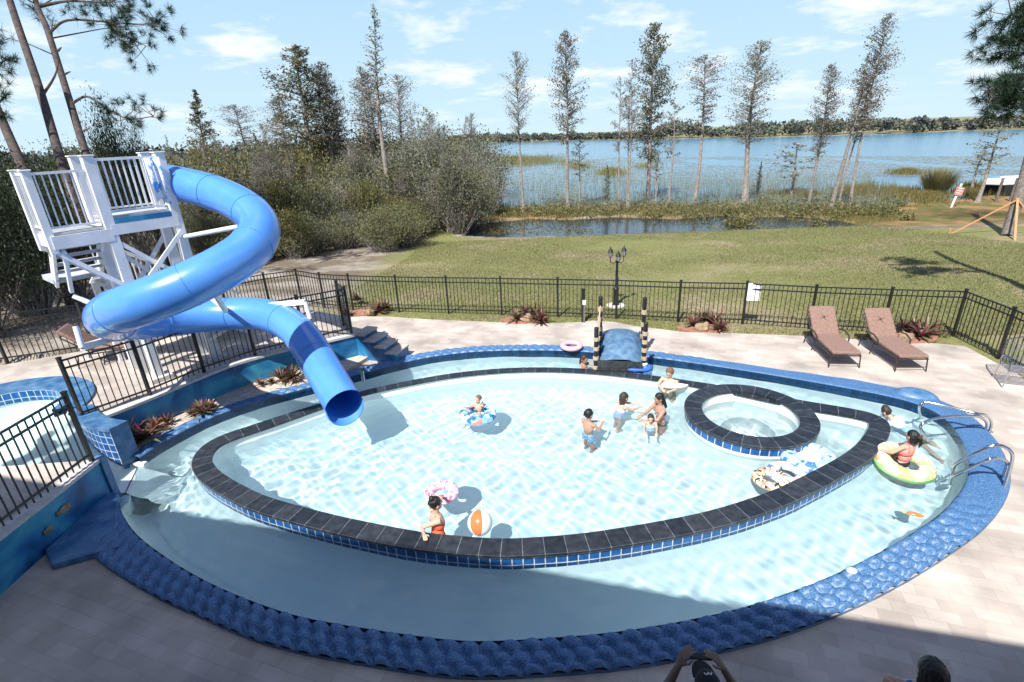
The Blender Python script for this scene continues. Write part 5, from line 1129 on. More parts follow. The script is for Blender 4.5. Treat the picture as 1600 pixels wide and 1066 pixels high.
def cypress(seed,cb=.4,hw=1.1,nb=70,nl=4200,lm='cyp',bark='barkpale',rt=.16,shape='cone',ls=.15,name='cypress_tree',bend=.15,droop=0,multi=1):
    r=np.random.RandomState(seed); t=proto(name); h=10.0; m=MB(); lb=MB(); C=[]
    for q in range(multi):
        ox,oy=(0,0) if multi==1 else (r.uniform(-.45,.45),r.uniform(-.3,.3)); hh=h*(1 if q==0 else r.uniform(.75,.95)); rq=rt*(1 if multi==1 else .6)
        w1,w2=r.uniform(-1,1,2)*bend; f=lambda z:Vector((ox+w1*math.sin(z*.35)+w2*math.sin(z*.8)*.3,oy+w2*math.sin(z*.3),z))
        zs=[-.3,0,.25,.8,2,3.5,5,6.5,8,9,hh]; rr=[rq*2.1,rq*1.8,rq*1.35,rq*1.05,rq*.92,rq*.8,rq*.66,rq*.5,rq*.3,rq*.16,rq*.05]
        m.tube([f(z) for z in zs],rr,8)
        for i in range(int(nb/multi)):
            u=(i+r.uniform(0,1))/(nb/multi); z=h*(cb+(1-cb)*u)*hh/h*.995
            if shape=='cone': L=hw*(1-u)**.75*(.35+.65*min(1,u*5))
            elif shape=='flat': L=hw*(.35+.75*u if u<.8 else 1-.9*(u-.8)/.2)
            else: L=hw*(math.sin(math.pi*(u*.86+.12)))**.7
            L*=r.uniform(.55,1.15); a=r.uniform(0,6.28); up=.30-.35*droop+.5*u
            p0=f(z); d=Vector((math.cos(a),math.sin(a),up)); pm=p0+d*L*.5+Vector((0,0,-.04*L)); p1=p0+d*L+Vector((0,0,-.10*L-droop*.2))
            lb.tube([p0,pm,p1],[.022+.01*(1-u),.014,.005],3,cap=False)
            for k in range(3):
                tt=r.uniform(.3,.95); s0=p0.lerp(p1,tt); s1=s0+Vector((r.uniform(-1,1),r.uniform(-1,1),r.uniform(-.1,.7)))*L*.28; lb.tube([s0,s1],[.008,.004],3,cap=False)
            kn=max(3,int(nl/nb*(.4+L/hw))); tt=r.uniform(.25,1.08,kn)[:,None]; base=np.array(p0)*(1-tt)+np.array(p1)*tt
            C.append(base+r.normal(size=(kn,3))*np.array([.11,.11,.09])*(L+.5)*.75)
    m.build('trunk',M[bark],t); lb.build('limbs',M['twig'],t,smooth=False); leafobj('crown',np.vstack(C),ls,lm,r,t); return t
def bush(seed,h=4,w=2.2,nl=5200,lm='leaf',tw=60,ls=.15,name='shrub',gaps=9,tm='twig',trunk=True):
    r=np.random.RandomState(seed); t=proto(name); m=MB(); C=[]
    cl=[]
    for i in range(tw):
        a=r.uniform(0,6.28); rad=w*r.uniform(.05,.9)**.8; z=h*r.uniform(.35,1.0)*(1-.45*(rad/w)**2); p=Vector((rad*math.cos(a),rad*math.sin(a),z)); b=Vector((p.x*.25+r.uniform(-.2,.2),p.y*.25,-.1))
        mid=b.lerp(p,.5)+Vector((r.uniform(-.3,.3),r.uniform(-.3,.3),.1)); m.tube([b,mid,p],[.035*h/4,.02*h/4,.006],4,cap=False)
        for k in range(3): s0=mid.lerp(p,r.uniform(0,1)); m.tube([s0,s0+Vector((r.uniform(-1,1),r.uniform(-1,1),r.uniform(-.2,.9)))*.5],[.010,.003],3,cap=False)
        cl.append(p)
    m.build('stems',M[tm],t,smooth=False)
    for p in cl:
        n=int(nl/tw); s=r.uniform(.28,.62)*w/2.2; C.append(np.array(p)+r.normal(size=(n,3))*np.array([s,s,s*.62]))
    C=np.vstack(C); C=C[C[:,2]>.05]; leafobj('foliage',C,ls,lm,r,t); return t
PR={}
PR['sparse']=cypress(1,.46,1.15,120,2000,'greyl',rt=.09,shape='oval',ls=.10,name='cypress_tree',droop=-.5)
PR['mid']=cypress(2,.40,1.15,120,3600,'cyp',rt=.11,shape='oval',ls=.11)
PR['dense']=cypress(3,.27,1.25,130,6600,'cypg',rt=.13,shape='oval',ls=.12)
PR['flat']=cypress(4,.52,1.25,95,2300,'cyp',rt=.10,shape='flat',ls=.10,droop=.3)
PR['brown']=cypress(5,.40,1.25,150,3600,'greyl',bark='barkpale',rt=.15,shape='oval',ls=.10,droop=-.2)
PR['trio']=cypress(6,.46,.85,120,2600,'cyp',rt=.12,shape='oval',ls=.10,multi=3,bend=.05)
PR['tall']=cypress(7,.50,.75,90,1300,'greyl',rt=.10,shape='cone',ls=.09)
PR['lean']=cypress(8,.45,1.05,120,2400,'cyp',rt=.085,shape='oval',ls=.10,droop=.1)
PR['fir']=cypress(9,.12,1.6,120,4600,'cypg',rt=.11,shape='cone',ls=.16)
PR['sapling']=cypress(10,.45,1.3,26,500,'greyl',rt=.12,shape='oval',ls=.22)
PR['olive']=bush(11,4,2.4,4200,'leaf',95); PR['grey']=bush(12,4,2.3,2600,'greyl',150,ls=.13); PR['yellow']=bush(13,2.2,1.9,4200,'leafy',50,ls=.14)
PR['dark']=bush(14,5,3.0,15000,'leafd',110,ls=.135); PR['mixed']=bush(15,4,2.4,5200,'cypg',110,ls=.15); PR['bare']=bush(16,4,2.0,500,'greyl',230,ls=.10)
USED=set()
def plant(key,p,sc,label,cat,group=None,rz=0,tilt=(0,0),name=None):
    if key in USED: o=dup(PR[key],p,rz,sc,tilt=tilt)
    else:
        USED.add(key); o=PR[key]; PENDING.append((key,p,sc,label,cat,group,rz,tilt)); return None
    tag(o,label,cat,group); return o
PENDING=[]
def byp(key,bx,by,tx,ty,wpx,label,cat='tree',zg=None,group=None,rz=0,h0=10.,w0=1.15,cbw=None):
    """tree with its foot at the ground seen at (bx,by), as tall as it looks there"""
    b=at(bx,by,-1.2 if zg is None else zg); b.z=(gz(b.x,b.y) if zg is None else zg)
    lo_,hi_=.2,60
    for _ in range(40):
        h=(lo_+hi_)/2
        if proj(b+Vector((0,0,h)))[1]>ty: lo_=h
        else: hi_=h
    x1,_,d=proj(b+Vector((0,0,h))); dx=(tx-x1)*d/F
    sw=(wpx*d/F)/w0
    plant(key,b,(sw,sw,h/h0),label,cat,group,rz,(0,math.atan2(dx,h)))
byp('sparse',818,333,806,85,26,'thin grey nearly bare cypress, first of the row left of the marsh gap',rz=.3)
byp('mid',888,328,884,50,30,'tall cypress with dark dense tip, second in the row by the pond')
byp('trio',975,327,980,95,24,'cluster of three slim cypress trunks standing close together in the row')
byp('dense',1012,312,1023,38,32,'densest green cypress with thick dark trunk in the middle of the row')
byp('flat',1085,322,1103,85,36,'flat-topped sparse cypress right of the densest one')
byp('brown',1163,320,1188,66,38,'broad brown-tipped cypress with thick pale trunk in the row')
byp('mid',1262,324,1282,102,24,'slim cypress with airy crown, fourth from the right end of the row',rz=1)
byp('tall',1298,327,1327,85,26,'very thin cypress with wispy crown, left of the three right-hand trunks',rz=2,w0=.75)
byp('lean',1309,325,1340,82,24,'thin pale cypress between two taller ones at the right end of the row',rz=3)
byp('lean',1327,327,1377,22,34,'tallest cypress leaning right at the right end of the row',rz=1.2)
byp('sapling',1045,320,1055,155,20,'bare pale sapling between the dense and the flat-topped cypress',w0=1.3)
byp('sapling',1232,306,1240,222,36,'small pale spreading bare tree right of the broad brown cypress',rz=1,w0=1.3)
byp('fir',1183,303,1190,252,9,'tiny dark green conifer beside the broad brown cypress',w0=1.7)
byp('sapling',905,325,908,218,16,'small bare sapling right of the second cypress',rz=2,w0=1.3)
byp('sapling',1024,318,1030,235,14,'short crooked sapling leaning by the dense cypress trunk',rz=2.5,w0=1.3)
byp('fir',948,322,950,258,9,'small green sapling in the marsh left of the trunk trio',w0=1.7,rz=2)
byp('sapling',1527,316,1565,180,30,'thin leaning bare tree beside the warning sign',rz=1.5,w0=1.3)
byp('sapling',1515,300,1532,225,24,'short dark leaning tree behind the warning sign',rz=2.1,w0=1.3)
# left group
byp('dense',505,330,456,74,50,'big dark green cypress at the left of the thicket group',rz=2)
byp('mid',530,330,516,112,36,'cypress with rounded brown-green crown behind the thicket',rz=2,w0=1.15)
byp('mid',558,325,550,98,30,'slender cypress with spiky tip in the thicket group',rz=4)
byp('lean',590,340,562,105,28,'grey-green cypress just left of the tall bare trunk',rz=.4)
byp('tall',617,362,580,5,34,'tallest thin trunk with wispy top rising from the thicket edge',rz=.2,w0=.75)
byp('lean',612,335,606,110,40,'wide feathery cypress right behind the tall thin trunk',rz=2.2)
byp('sparse',640,330,622,120,32,'feathery sparse cypress at the right of the thicket group',rz=1)
byp('mid',470,325,440,150,34,'short green cypress at the left foot of the big dark one',rz=5)
byp('fir',345,325,302,140,42,'full conical green conifer standing alone left of the thicket',w0=1.7)
byp('flat',400,320,366,163,32,'small sparse conifer with drooping branches left of the thicket',rz=1)
byp('fir',438,320,434,205,22,'low green conifer poking out of the thicket on the left',w0=1.7,rz=3)
r=np.random.RandomState(22)
sil=lambda x: np.interp(x,[230,300,380,430,500,560,650,700,750,790],[262,246,232,222,222,215,200,192,196,226])
sl_=[]
for i in range(215):
    px=r.uniform(270,772); row=r.choice([0,1,2,3],p=[.22,.26,.28,.24]); D=[33.5,39,47,60][row]+r.uniform(-2.5,4)
    if row==0: px=r.uniform(300,742)
    d=(at(px,340,-1.2)); k=D/math.hypot(d.x,d.y); b=Vector((d.x*k,d.y*k,0)); b.z=gz(b.x,b.y)
    if inpoly(np.array([b.x]),np.array([b.y]),POND)[0] or (b.y<35.6 and b.x>-5.5): continue
    hx=proj(b)[2]; hp_=(proj(b)[1]-sil(px))*hx/F
    h=hp_*([.42,.62,.82,1.0][row])*r.uniform(.72,1.04)
    if row==0: h=min(h,2.6)
    key=r.choice(['olive','grey','yellow','mixed','bare'],p=[.36,.22,.10,.18,.14] if row else [.40,.12,.30,.13,.05])
    if px>640 and row>1: key=r.choice(['grey','bare','olive'],p=[.55,.25,.20])
    h0={'yellow':2.2}.get(key,4.0); w=max(h*.42,1.3)*r.uniform(.9,1.3)/2.2
    if r.uniform()<.34 and row>0:
        key=r.choice(['tall','sparse','sapling','lean']); hh=h*r.uniform(1.0,1.35); plant(key,b,(hh/14+.25,hh/14+.25,hh/10),'thin pale trunked tree standing among the thicket shrubs','tree','thin pale trees inside the lakeside thicket',r.uniform(0,6),(r.uniform(-.12,.12),r.uniform(-.12,.12))); continue
    lab={'olive':'olive green leafy shrub in the lakeside thicket','grey':'grey brown half-bare shrub in the lakeside thicket','yellow':'low yellow green shrub at the foot of the thicket','mixed':'dark green bushy shrub in the lakeside thicket','bare':'bare grey twiggy shrub in the lakeside thicket'}[key]
    plant(key,b,(w,w,h/h0),lab,'shrub','%s shrubs of the lakeside thicket'%{'olive':'olive','grey':'grey brown','yellow':'yellow green','mixed':'dark green','bare':'bare twiggy'}[key],r.uniform(0,6))
# dark evergreen mass on the far left
for i,(px,D,ty,wp,lb) in enumerate(((-60,26,232,100,'large dark evergreen at the left frame edge'),(30,30,255,80,'dark evergreen crown behind the first two pine trunks'),(105,34,266,55,'dark evergreen behind the landing of the slide tower'),(150,40,250,50,'low dark evergreen right behind the tower posts'),(20,22,265,80,'low dark evergreen in deep shade under the pines'),(90,24,290,60,'shaded dark bush behind the landing railing'),(225,33,196,32,'dark round tree crown seen just above the slide entrance'),(262,34,222,20,'small dark tree beside the round crown above the slide'),(-90,20,240,110,'dark bush mass beyond the left edge'),(190,45,235,60,'distant green bush seen through the tower railing'),(300,44,248,60,'green bush behind the upper bend of the slide'))):
    d=at(px,400,0); k=D/math.hypot(d.x,d.y); b=Vector((d.x*k,d.y*k,0)); b.z=gz(b.x,b.y); hx=proj(b)[2]; h=(proj(b)[1]-ty)*hx/F; w=wp*hx/F/3.0
    plant('dark' if i not in(9,10) else 'olive',b,(w,w,h/(5 if i not in(9,10) else 4)),lb,'tree' if h>4 else 'shrub',None,i*1.1)
for key,p,sc,label,cat,group,rz,tilt in PENDING:
    o=PR[key]; o.location=p; o.scale=sc; o.rotation_euler=(tilt[0],tilt[1],rz); tag(o,label,cat,group)
for k in PR:
    if k not in USED: 
        for ch in list(PR[k].children): bpy.data.objects.remove(ch)
        bpy.data.objects.remove(PR[k])
# pines
def clump(r,c,L=.22,n=46,dirn=None):
    d=r.normal(size=(n,3)); 
    if dirn is not None: d+=np.array(dirn)*1.0
    d/=np.linalg.norm(d,axis=1)[:,None]; s=np.cross(d,r.normal(size=(n,3))); s/=np.linalg.norm(s,axis=1)[:,None]
    l=L*r.uniform(.6,1.15,n)[:,None]; c=np.array(c)+d*.02
    V=np.stack([c-s*.006,c+s*.006,c+d*l+s*.002,c+d*l-s*.002],1).reshape(-1,3); return V
def pine(path,rad,branches,label,seed,crown=None,cl=.24):
    r=np.random.RandomState(seed); t=thing('pine_tree',label,'tree',tuple(path[0])); m=MB(); P=spline3([Vector(p) for p in path],6); n=len(P)
    m.tube(P,[rad*(1.25 if i==0 else 1)*(1-.55*i/n) for i in range(n)],12); m.build('trunk',M['barkdark'],t)
    m=MB(); Vs=[]
    for pts,nc,sp in branches:
        Q_=spline3([Vector(p) for p in pts],6); m.tube(Q_,[.05*(1-.75*i/len(Q_)) for i in range(len(Q_))],6)
        for k in range(nc):
            u=r.uniform(.35,1)**.8; q=Q_[min(len(Q_)-1,int(u*len(Q_)))]; e=q+Vector(r.normal(size=3)*sp)*(.45+u*.6); m.tube([q,q.lerp(e,.6)+Vector((0,0,-.03)),e],[.014,.010,.006],4,cap=False)
            for j in range(3): Vs.append(clump(r,e+Vector(r.normal(size=3)*.09),cl,dirn=(e-q).normalized()))
    if crown:
        c0,ra,nn_=crown
        for k in range(nn_):
            e=Vector(c0)+Vector(r.normal(size=3)*np.array(ra)); q=Vector((c0[0],c0[1],e.z-.8)); m.tube([q,q.lerp(e,.5)+Vector((0,0,.1)),e],[.035,.02,.008],4,cap=False)
            for j in range(5): Vs.append(clump(r,e+Vector(r.normal(size=3)*.22),.30,n=30))
    if m.v: m.build('limbs',M['barkdark'],t)
    if Vs: V=np.vstack(Vs); rawmesh('needles',V-np.array(path[0]),np.arange(len(V)).reshape(-1,4),M['needle'],t)
    return t
def bz(px,py): 
    p=at(px,py,.5); p.z=gz(p.x,p.y)-.1; return p
A0=bz(116,478); B0=bz(174,472); C0=bz(214,462); D0=bz(70,474)
dA=proj(A0)[2]; dB=proj(B0)[2]; dC=proj(C0)[2]; dD=proj(D0)[2]
pine([A0,atd(72,350,dA+.3),atd(34,259,dA+.5),atd(4,190,dA+.8),atd(-60,40,dA+1.2),atd(-120,-110,dA+1.5)],.20,[],'leaning dark pine trunk crossing the left frame edge behind the landing',31,crown=(tuple(atd(-120,-110,dA+1.5)),(1.6,1.6,1.0),60))
Ct=atd(20,-120,dC+1.6)
pine([B0,atd(138,370,dB+.2),atd(98,259,dB+.4),atd(62,140,dB+.7),atd(15,0,dB+1.0),atd(-25,-140,dB+1.5)],.19,[([atd(66,150,dB+.7),atd(85,120,dB+.6),atd(92,95,dB+.6)],0,.1)],'middle dark pine trunk rising past the slide tower to the top edge',32,crown=(tuple(atd(-25,-150,dB+1.5)),(1.8,1.8,1.1),70))
pine([C0,atd(178,360,dC+.3),atd(135,242,dC+.6),atd(108,155,dC+.8),atd(75,50,dC+1.0),atd(55,0,dC+1.2),Ct],.16,
  [([atd(76,52,dC+1),atd(105,32,dC+.9),atd(165,34,dC+.8),atd(225,38,dC+.7),atd(252,30,dC+.7)],26,.42),([atd(62,8,dC+1),atd(110,2,dC+.9),atd(165,4,dC+.8),atd(180,0,dC+.8)],16,.35),([atd(165,34,dC+.8),atd(195,55,dC+.7),atd(228,72,dC+.7)],14,.30),([atd(112,162,dC+.8),atd(136,151,dC+.7),atd(165,168,dC+.7),atd(200,186,dC+.6),atd(240,182,dC+.6)],14,.28),
   ([atd(97,118,dC+.9),atd(110,112,dC+.8)],0,.1),([atd(90,80,dC+.9),atd(96,74,dC+.9)],0,.1),([atd(122,208,dC+.7),atd(139,201,dC+.7)],0,.1)],
  'slender pine with a needle-tufted bough reaching right across the top left sky',33,crown=(tuple(Ct),(1.7,1.7,1.1),70))
pine([D0,atd(42,400,dD+.2),atd(20,350,dD+.4),atd(0,300,dD+.5),atd(-60,160,dD+1)],.10,[],'thinnest pine trunk low at the left frame edge',34,crown=(tuple(atd(-80,110,dD+1.2)),(1.0,1.0,1.0),26))
E0=bz(-60,500); dE=proj(E0)[2]
pine([E0,atd(-50,360,dE),atd(-30,160,dE),atd(-60,0,dE)],.2,[([atd(-35,200,dE),atd(-5,165,dE),atd(8,150,dE)],7,.25),([atd(-40,140,dE),atd(0,100,dE),atd(12,92,dE)],6,.25)],'pine outside the left edge with tufts of needles poking into the photo',35)
# right-hand pine with its trunk beyond the frame and braced palm trunk
F0=at(1700,430,-.3); dF=13.5; F0=atd(1720,420,dF); F0.z=gz(F0.x,F0.y)
pine([F0,atd(1705,250,dF),atd(1690,60,dF),atd(1700,-80,dF)],.18,[([atd(1692,70,dF),atd(1640,45,dF),atd(1595,30,dF),atd(1580,20,dF)],26,.32),([atd(1690,90,dF),atd(1640,70,dF),atd(1600,66,dF),atd(1575,64,dF)],22,.24),([atd(1695,150,dF),atd(1640,128,dF),atd(1580,135,dF),atd(1540,142,dF)],46,.28),([atd(1695,190,dF),atd(1650,165,dF),atd(1600,158,dF)],20,.28)],'pine beyond the right edge with dark blurred boughs hanging into the sky',36)
base=at(1572,372,-.75); base.z=gz(base.x,base.y)-.05; db=proj(base)[2]
t=thing('braced_palm','leaning grey palm trunk propped with new lumber braces at the right edge','palm tree',tuple(base))
m=MB(); Pp=spline3([base,atd(1588,320,db+.3),atd(1602,270,db+.5),atd(1622,190,db+.8),atd(1640,120,db+1)],6); m.tube(Pp,[.26-.09*i/len(Pp) for i in range(len(Pp))],12); m.build('trunk',M['bark'],t)
top=Vector(Pp[-1]); Vv=[];Ff=[]; rf=np.random.RandomState(5)
for i in range(13):
    a=math.pi*.55+i*.48; L=3.6; p=np.array(top); dr=np.array([math.cos(a),math.sin(a)*.8,.42]); rb=[]
    for k in range(14): rb.append(p.copy()); p=p+dr*L/14; dr=dr+np.array([0,0,-.10]); dr/=np.linalg.norm(dr)
    for k in range(1,14):
        s=np.cross(rb[k]-rb[k-1],[0,0,1]); s/=np.linalg.norm(s)+1e-6
        for q_ in range(3):
            b=rb[k-1]+(rb[k]-rb[k-1])*q_/3
            for sg in (-1,1):
                l_=.75*math.sin(math.pi*(k+1)/16)+.15; tip=b+s*sg*l_*.75+(rb[k]-rb[k-1])*.9+np.array([0,0,-.35*l_]); w_=(rb[k]-rb[k-1])*.07; o=len(Vv); Vv+=[b-w_,b+w_,tip+w_*.2,tip-w_*.2]; Ff.append((o,o+1,o+2,o+3))
V=np.array(Vv)-np.array(base); rawmesh('fronds',V,np.array(Ff),M['leafd'],t)
hub=atd(1590,312,db+.05)
for (px,py) in ((1486,364),(1584,381),(1640,372)):
    f_=at(px,py,-.7); f_.z=gz(f_.x,f_.y)-.03; m=MB(); m.bar(f_,hub+(f_-hub).normalized()*-.1,.09,.045); m.build('brace',M['wood'],t,smooth=False)
m=MB(); f_=at(1485,364,-.7); f_.z=gz(f_.x,f_.y); m.bar(f_-Vector((.06,0,.1)),f_+Vector((-.06,0,.30)),.09,.04); m.build('stake',M['wood'],t,smooth=False)
# warning sign
p=at(1487,320,-1.0); p.z=gz(p.x,p.y)-.05; t=thing('warning_sign','white post with a red and white warning board by the lake shore','sign',tuple(p)); dx=.35
m=MB(); m.bar(p,p+Vector((.32,0,1.75)),.13,.06,up=(0,1,0)); m.build('post',M['plastic'],t,smooth=False)
M['signred']=mat('faded_red_paint',(.50,.10,.09),(.60,.30,.28),scale=9)
q=p+Vector((.25,-.06,1.22)); m=MB(); m.box(q,(.62,.03,.60),Matrix.Rotation(.18,3,'Y')); bd=m.build('board',M['signred'],t,smooth=False)
m=MB(); 
for z in (.20,.02,-.14): m.box(q+Vector((.18*z,-.018,z)),(.42,.004,.05),Matrix.Rotation(.18,3,'Y'))
m.build('lettering',M['plastic'],bd,smooth=False)
# boat on the shore
c=at(1572,300,-1.0); c.z=-.9; t=thing('boat','white flat boat lying on a timber lift coloured black as shade at the right shore','boat',tuple(c))
m=MB(); m.prism([(c.x-2.0,c.y+.2),(c.x-1.2,c.y-.9),(c.x+3.2,c.y-1.0),(c.x+3.2,c.y+1.0),(c.x-1.2,c.y+1.0)],-.35,.05,True); m.build('hull',M['plastic'],t,smooth=False,bevel=.08)
m=MB(); m.box((c.x+1.0,c.y,-.78),(4.2,1.9,.8)); m.build('shade_black_lift',M['blackc'],t,smooth=False)  # solid lift box coloured black to stand in for shade beneath the boat
m=MB(); m.box((c.x+.9,c.y,.16),(2.6,1.1,.16)); m.build('seat_deck',M['white'],t,smooth=False,bevel=.03)
for i,px in enumerate((1556,1578,1592)):
    q=at(px,314,-1.2); q.z=-1.4; t=thing('dock_pile','wooden dock pile standing near the white boat, '+['left','middle','right'][i]+' one','pile',tuple(q)); m=MB(); m.tube([q,q+Vector((.05,0,1.9))],.09,8); m.build('pole',M['bark'],t)
# pale fallen logs
for i,(a,b,rd,lb) in enumerate(((( 548,371),(628,364),.10,'long pale fallen log at the lawn edge below the thicket'),((620,352),(655,369),.07,'pale fallen branch leaning off the thicket by the pond'),((455,368),(505,374),.08,'pale driftwood log beside the blue slide'))):
    p=at(*a,-1.0); q=at(*b,-1.0); p.z=gz(p.x,p.y)+.08; q.z=gz(q.x,q.y)+(.1 if i!=1 else .05); 
    if i==1: p.z+=1.2
    m=MB(); m.tube([p,p.lerp(q,.5)+Vector((0,.1,.05)),q],[rd,rd*.9,rd*.5],8); m.tube([p.lerp(q,.4),p.lerp(q,.4)+Vector((.5,.2,.5))],[rd*.5,.02],6); tag(m.build('fallen_log',M['barkpale']),lb,'log')
# ---------------------------------------------------------------- masses: far woods, reeds, lilies, bank plants, grass
def resline(P_,ds): return resamp(P_,ds)[0]
fs_=[at(x,y,WL) for x,y in ((700,224),(780,223),(825,222.5),(900,220),(1000,218),(1100,216),(1200,215),(1375,210),(1475,206),(1600,202.5),(1760,197))]
r=np.random.RandomState(77); C=[]; S_=[]; C2=[]; S2=[]
tops=lambda x: np.interp(x,[700,780,830,1000,1040,1060,1090,1110,1140,1170,1230,1300,1400,1500,1600,1760],[212,209,209,207,192,187,190,203,196,190,189,186,184,184,181,176])
for i in range(len(fs_)-1):
    a,b=fs_[i],fs_[i+1]; n=int((b-a).length/1.0)+3
    for k in range(n):
        p=a.lerp(b,r.uniform(0,1)); dirv=Vector((p.x,p.y,0)).normalized(); p=p+dirv*r.uniform(2,26); x,y,d=proj(Vector((p.x,p.y,WL)))
        h=max(1.5,(y-tops(x)+1)*d/F*r.uniform(.6,1.0)); w=h*r.uniform(.35,.6); m_=70
        c=r.normal(size=(m_,3)); c/=np.linalg.norm(c,axis=1)[:,None]; c=c*r.uniform(.5,1,(m_,1))*np.array([w,w,h*.46])+np.array([p.x,p.y,WL+.2+h*.54])
        if r.uniform()<.25: C2.append(c)
        else: C.append(c)
C=np.vstack(C); C2=np.vstack(C2)
kind(leafobj('far_shore_woods',C,1.35,'farleaf',r,asp=.8),'stuff'); kind(leafobj('far_shore_grey_trees',C2,1.2,'greyl',r,asp=.8),'stuff')
C=[]
for k in range(420):
    px=r.uniform(-60,520); D=r.uniform(75,190); d=at(px,300,0); q=D/math.hypot(d.x,d.y); x,y=d.x*q,d.y*q; h=r.uniform(3.4,6.2)+D*.012; 
    c=r.normal(size=(70,3)); c/=np.linalg.norm(c,axis=1)[:,None]; C.append(c*r.uniform(.4,1,(70,1))*np.array([h*.5,h*.5,h*.5])+np.array([x,y,-1.2+h*.5]))
kind(leafobj('distant_left_woods',np.vstack(C),.95,'farleaf',r,asp=.8),'stuff')
def blades(name,P0,h,w,mt,r,lean=.35):
    n=len(P0); a=r.uniform(0,6.28,n); s=np.c_[np.cos(a),np.sin(a),np.zeros(n)]; hh=h*r.uniform(.5,1.2,n); tip=P0+np.c_[r.normal(size=n)*lean*hh,r.normal(size=n)*lean*hh,hh]
    V=np.stack([P0-s*w,P0+s*w,tip],1).reshape(-1,3); return kind(rawmesh(name,V,np.arange(3*n).reshape(n,3),M[mt]),'stuff')
def patch(px0,px1,py0,py1,n,z=WL,clump=0):
    out=[]; 
    for _ in range(n): p=at(r.uniform(px0,px1),r.uniform(py0,py1),z); out.append((p.x,p.y,z))
    return np.array(out)
def ell_patch(cx,cy,rx,ry,n,z=WL):
    a=r.uniform(0,6.28,n); q=np.abs(r.normal(size=n))*.55*(1+.25*np.sin(a*5+cx)); out=[]
    for i in range(n): p=at(cx+rx*q[i]*math.cos(a[i]),cy+ry*q[i]*math.sin(a[i]),z); out.append((p.x,p.y,z))
    return np.array(out)
R1_=np.vstack([ell_patch(810,252,75,8,9000),ell_patch(955,272,24,4,1200),ell_patch(905,262,30,3,700),ell_patch(1010,262,30,2,300)])
blades('tan_marsh_reeds',R1_,1.0,.05,'reed',r,.12)
R2_=np.vstack([ell_patch(1415,271,28,3,1600),ell_patch(1400,305,38,9,4000),ell_patch(1450,312,30,9,3000),ell_patch(1340,300,45,10,1500),ell_patch(1240,305,60,8,700),ell_patch(1520,300,26,10,3500),ell_patch(1570,298,40,9,2500)])
blades('green_shore_reeds',R2_,.62,.035,'reedg',r,.22)
# fountain-grass clump
c=at(1461,304,WL); t=[]
n=2600; a=r.uniform(0,6.28,n); q=r.uniform(0,1,n)**.7; P0=np.c_[c.x+np.cos(a)*.5*q,c.y+np.sin(a)*.5*q,np.full(n,WL)]; hh=r.uniform(1.3,2.5,n); tp=P0+np.c_[np.cos(a)*q*1.5,np.sin(a)*q*1.5,hh]; s=np.c_[-np.sin(a),np.cos(a),np.zeros(n)]*.02
V=np.stack([P0-s,P0+s,tp],1).reshape(-1,3); tag(rawmesh('ornamental_grass',V,np.arange(3*n).reshape(n,3),M['reed']),'tall rounded clump of tan plume grass at the right lake shore','grass clump')
# lily pads
n=30000; px=r.uniform(760,1640,n); py=r.uniform(0,1,n)**1.35*78+244; keepm=[]
Pp_=[at(px[i],py[i],WL+.012) for i in range(n)]; XY=np.array([(p.x,p.y) for p in Pp_])
nn=hnoise(XY[:,0]*.5,XY[:,1]*.35,13,9)*4; k_=(nn>-.8*np.clip((py-244)/25,0,1)-.15)&(~((px<880)&(py<262)))
XY=XY[k_]; n=len(XY); rad=r.uniform(.10,.24,n)*np.clip(XY[:,1]/70,.7,2.4); an=np.linspace(0,2*math.pi,7)[:-1]
V=np.stack([np.c_[XY[:,0]+rad*math.cos(q),XY[:,1]+rad*math.sin(q)*1.0,np.full(n,WL+.008)+r.uniform(0,.015,n)] for q in an],1).reshape(-1,3)
kind(rawmesh('lily_pads',V,np.arange(6*n).reshape(n,6),M['lily']),'stuff')
# bank plants and dead sticks between pond and lake
def bankpts(n,y0=326,y1=346,x0=700,x1=1400):
    out=[]
    while len(out)<n:
        p=at(r.uniform(x0,x1),r.uniform(y0,y1),-1.2)
        if not inpoly(np.array([p.x]),np.array([p.y]),POND)[0] or r.uniform()<.05: out.append((p.x,p.y,WL+.02))
    return np.array(out)
bp0=bankpts(230,326,342); C=[]
for b in bp0:
    s=r.uniform(.12,.42); C.append(b+np.abs(r.normal(size=(60,3)))*np.array([0,0,s*1.1])+r.normal(size=(60,3))*np.array([s*1.3,s,0]))
kind(leafobj('bank_plants',np.vstack(C),.17,'leafy',r),'stuff')
bp1=bankpts(170,322,338); C=[]
for b in bp1:
    s=r.uniform(.15,.5); C.append(b+np.abs(r.normal(size=(60,3)))*np.array([0,0,s*1.3])+r.normal(size=(60,3))*np.array([s,s,0]))
kind(leafobj('dark_bank_plants',np.vstack(C),.18,'leaf',r),'stuff')
blades('bank_grass',bankpts(12000,328,350),.34,.02,'reedg',r,.3)
blades('dead_marsh_stems',np.vstack([bankpts(2600,318,334,690,1400),patch(780,1400,284,326,4200)]),1.25,.012,'greyl',r,.10)
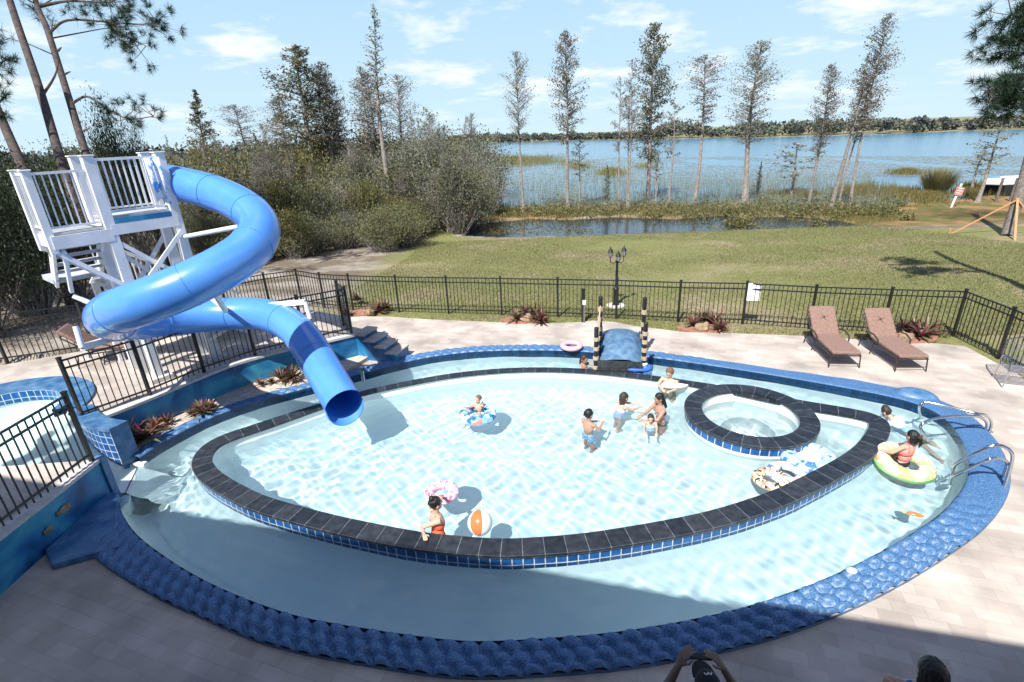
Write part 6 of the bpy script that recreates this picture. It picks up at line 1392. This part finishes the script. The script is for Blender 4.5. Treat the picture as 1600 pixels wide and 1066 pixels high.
# floating debris on the pond
C=patch(735,1340,343,366,420,WL+.004); 
C=C[inpoly(C[:,0],C[:,1],POND)&(hnoise(C[:,0]*2,C[:,1]*2,3)>.05)]
CC=np.repeat(C,14,0)+np.c_[r.normal(size=(len(C)*14,2))*.35,np.zeros(len(C)*14)]
blades('pale_water_stems',patch(790,1365,270,326,6500),.7,.014,'reed',r,.12)
kind(leafobj('pond_debris',CC,.12,'reedg',r,flat=.95),'stuff')
for i,(px,py,s) in enumerate(((1160,352,1.0),(1145,347,.7),(1278,354,.5),(1405,323,.55),(1417,345,.5),(1300,325,.6),(1195,322,.8))):
    b=at(px,py,-1.2); b.z=max(gz(b.x,b.y),WL)-.02; C=np.array(b)+np.abs(r.normal(size=(420,3)))*np.array([0,0,.38*s])+r.normal(size=(420,3))*np.array([.42*s,.35*s,0])
    o=leafobj('marsh_plant',C-np.array(b),.17,'leafy' if i%2==0 else 'leaf',r); o.location=b; tag(o,['broad yellow green marsh plant standing in the pond','smaller marsh plant just left of the big one in the pond','low leafy tuft at the right end of the pond','green tuft on the brown bank above the pond end','low weed on the brown bank right of the pond','leafy tuft at the foot of the right cypress trunks','dark leafy tuft beside the broad brown cypress foot'][i],'plant')
# grass blades on the lawn
P0=[]
n=270000; x=r.uniform(-9,24,n); y=12+22*r.uniform(0,1,n)**1.35; g1=hnoise(x*1.2,y*1.2,31,9)+hnoise(x*3,y*3,32,6)*.6
k_=(g1+r.normal(size=n)*.25>-.30)&~(inpoly(x,y,DECKPOLY))&~inpoly(x,y,TERR)&~inpoly(x,y,POND)&(x>-6.5+hnoise(x,y,9)*1.5)
x,y=x[k_],y[k_]; z=terr(x[None,:],y[None,:])[0]
blades('lawn_grass',np.c_[x,y,z-.01],.085,.011,'grassb',r,.5)
# caustics bookkeeping
for o in bpy.data.objects:
    if o.type=='MESH':
        if o.name in('pool_water',) : o.cycles.is_caustics_caster=True
        elif o.parent and o.parent.name.split('.')[0] in ('swimming_pool','island_wall','round_spa','raised_pool','person','swim_ring'): o.cycles.is_caustics_receiver=True
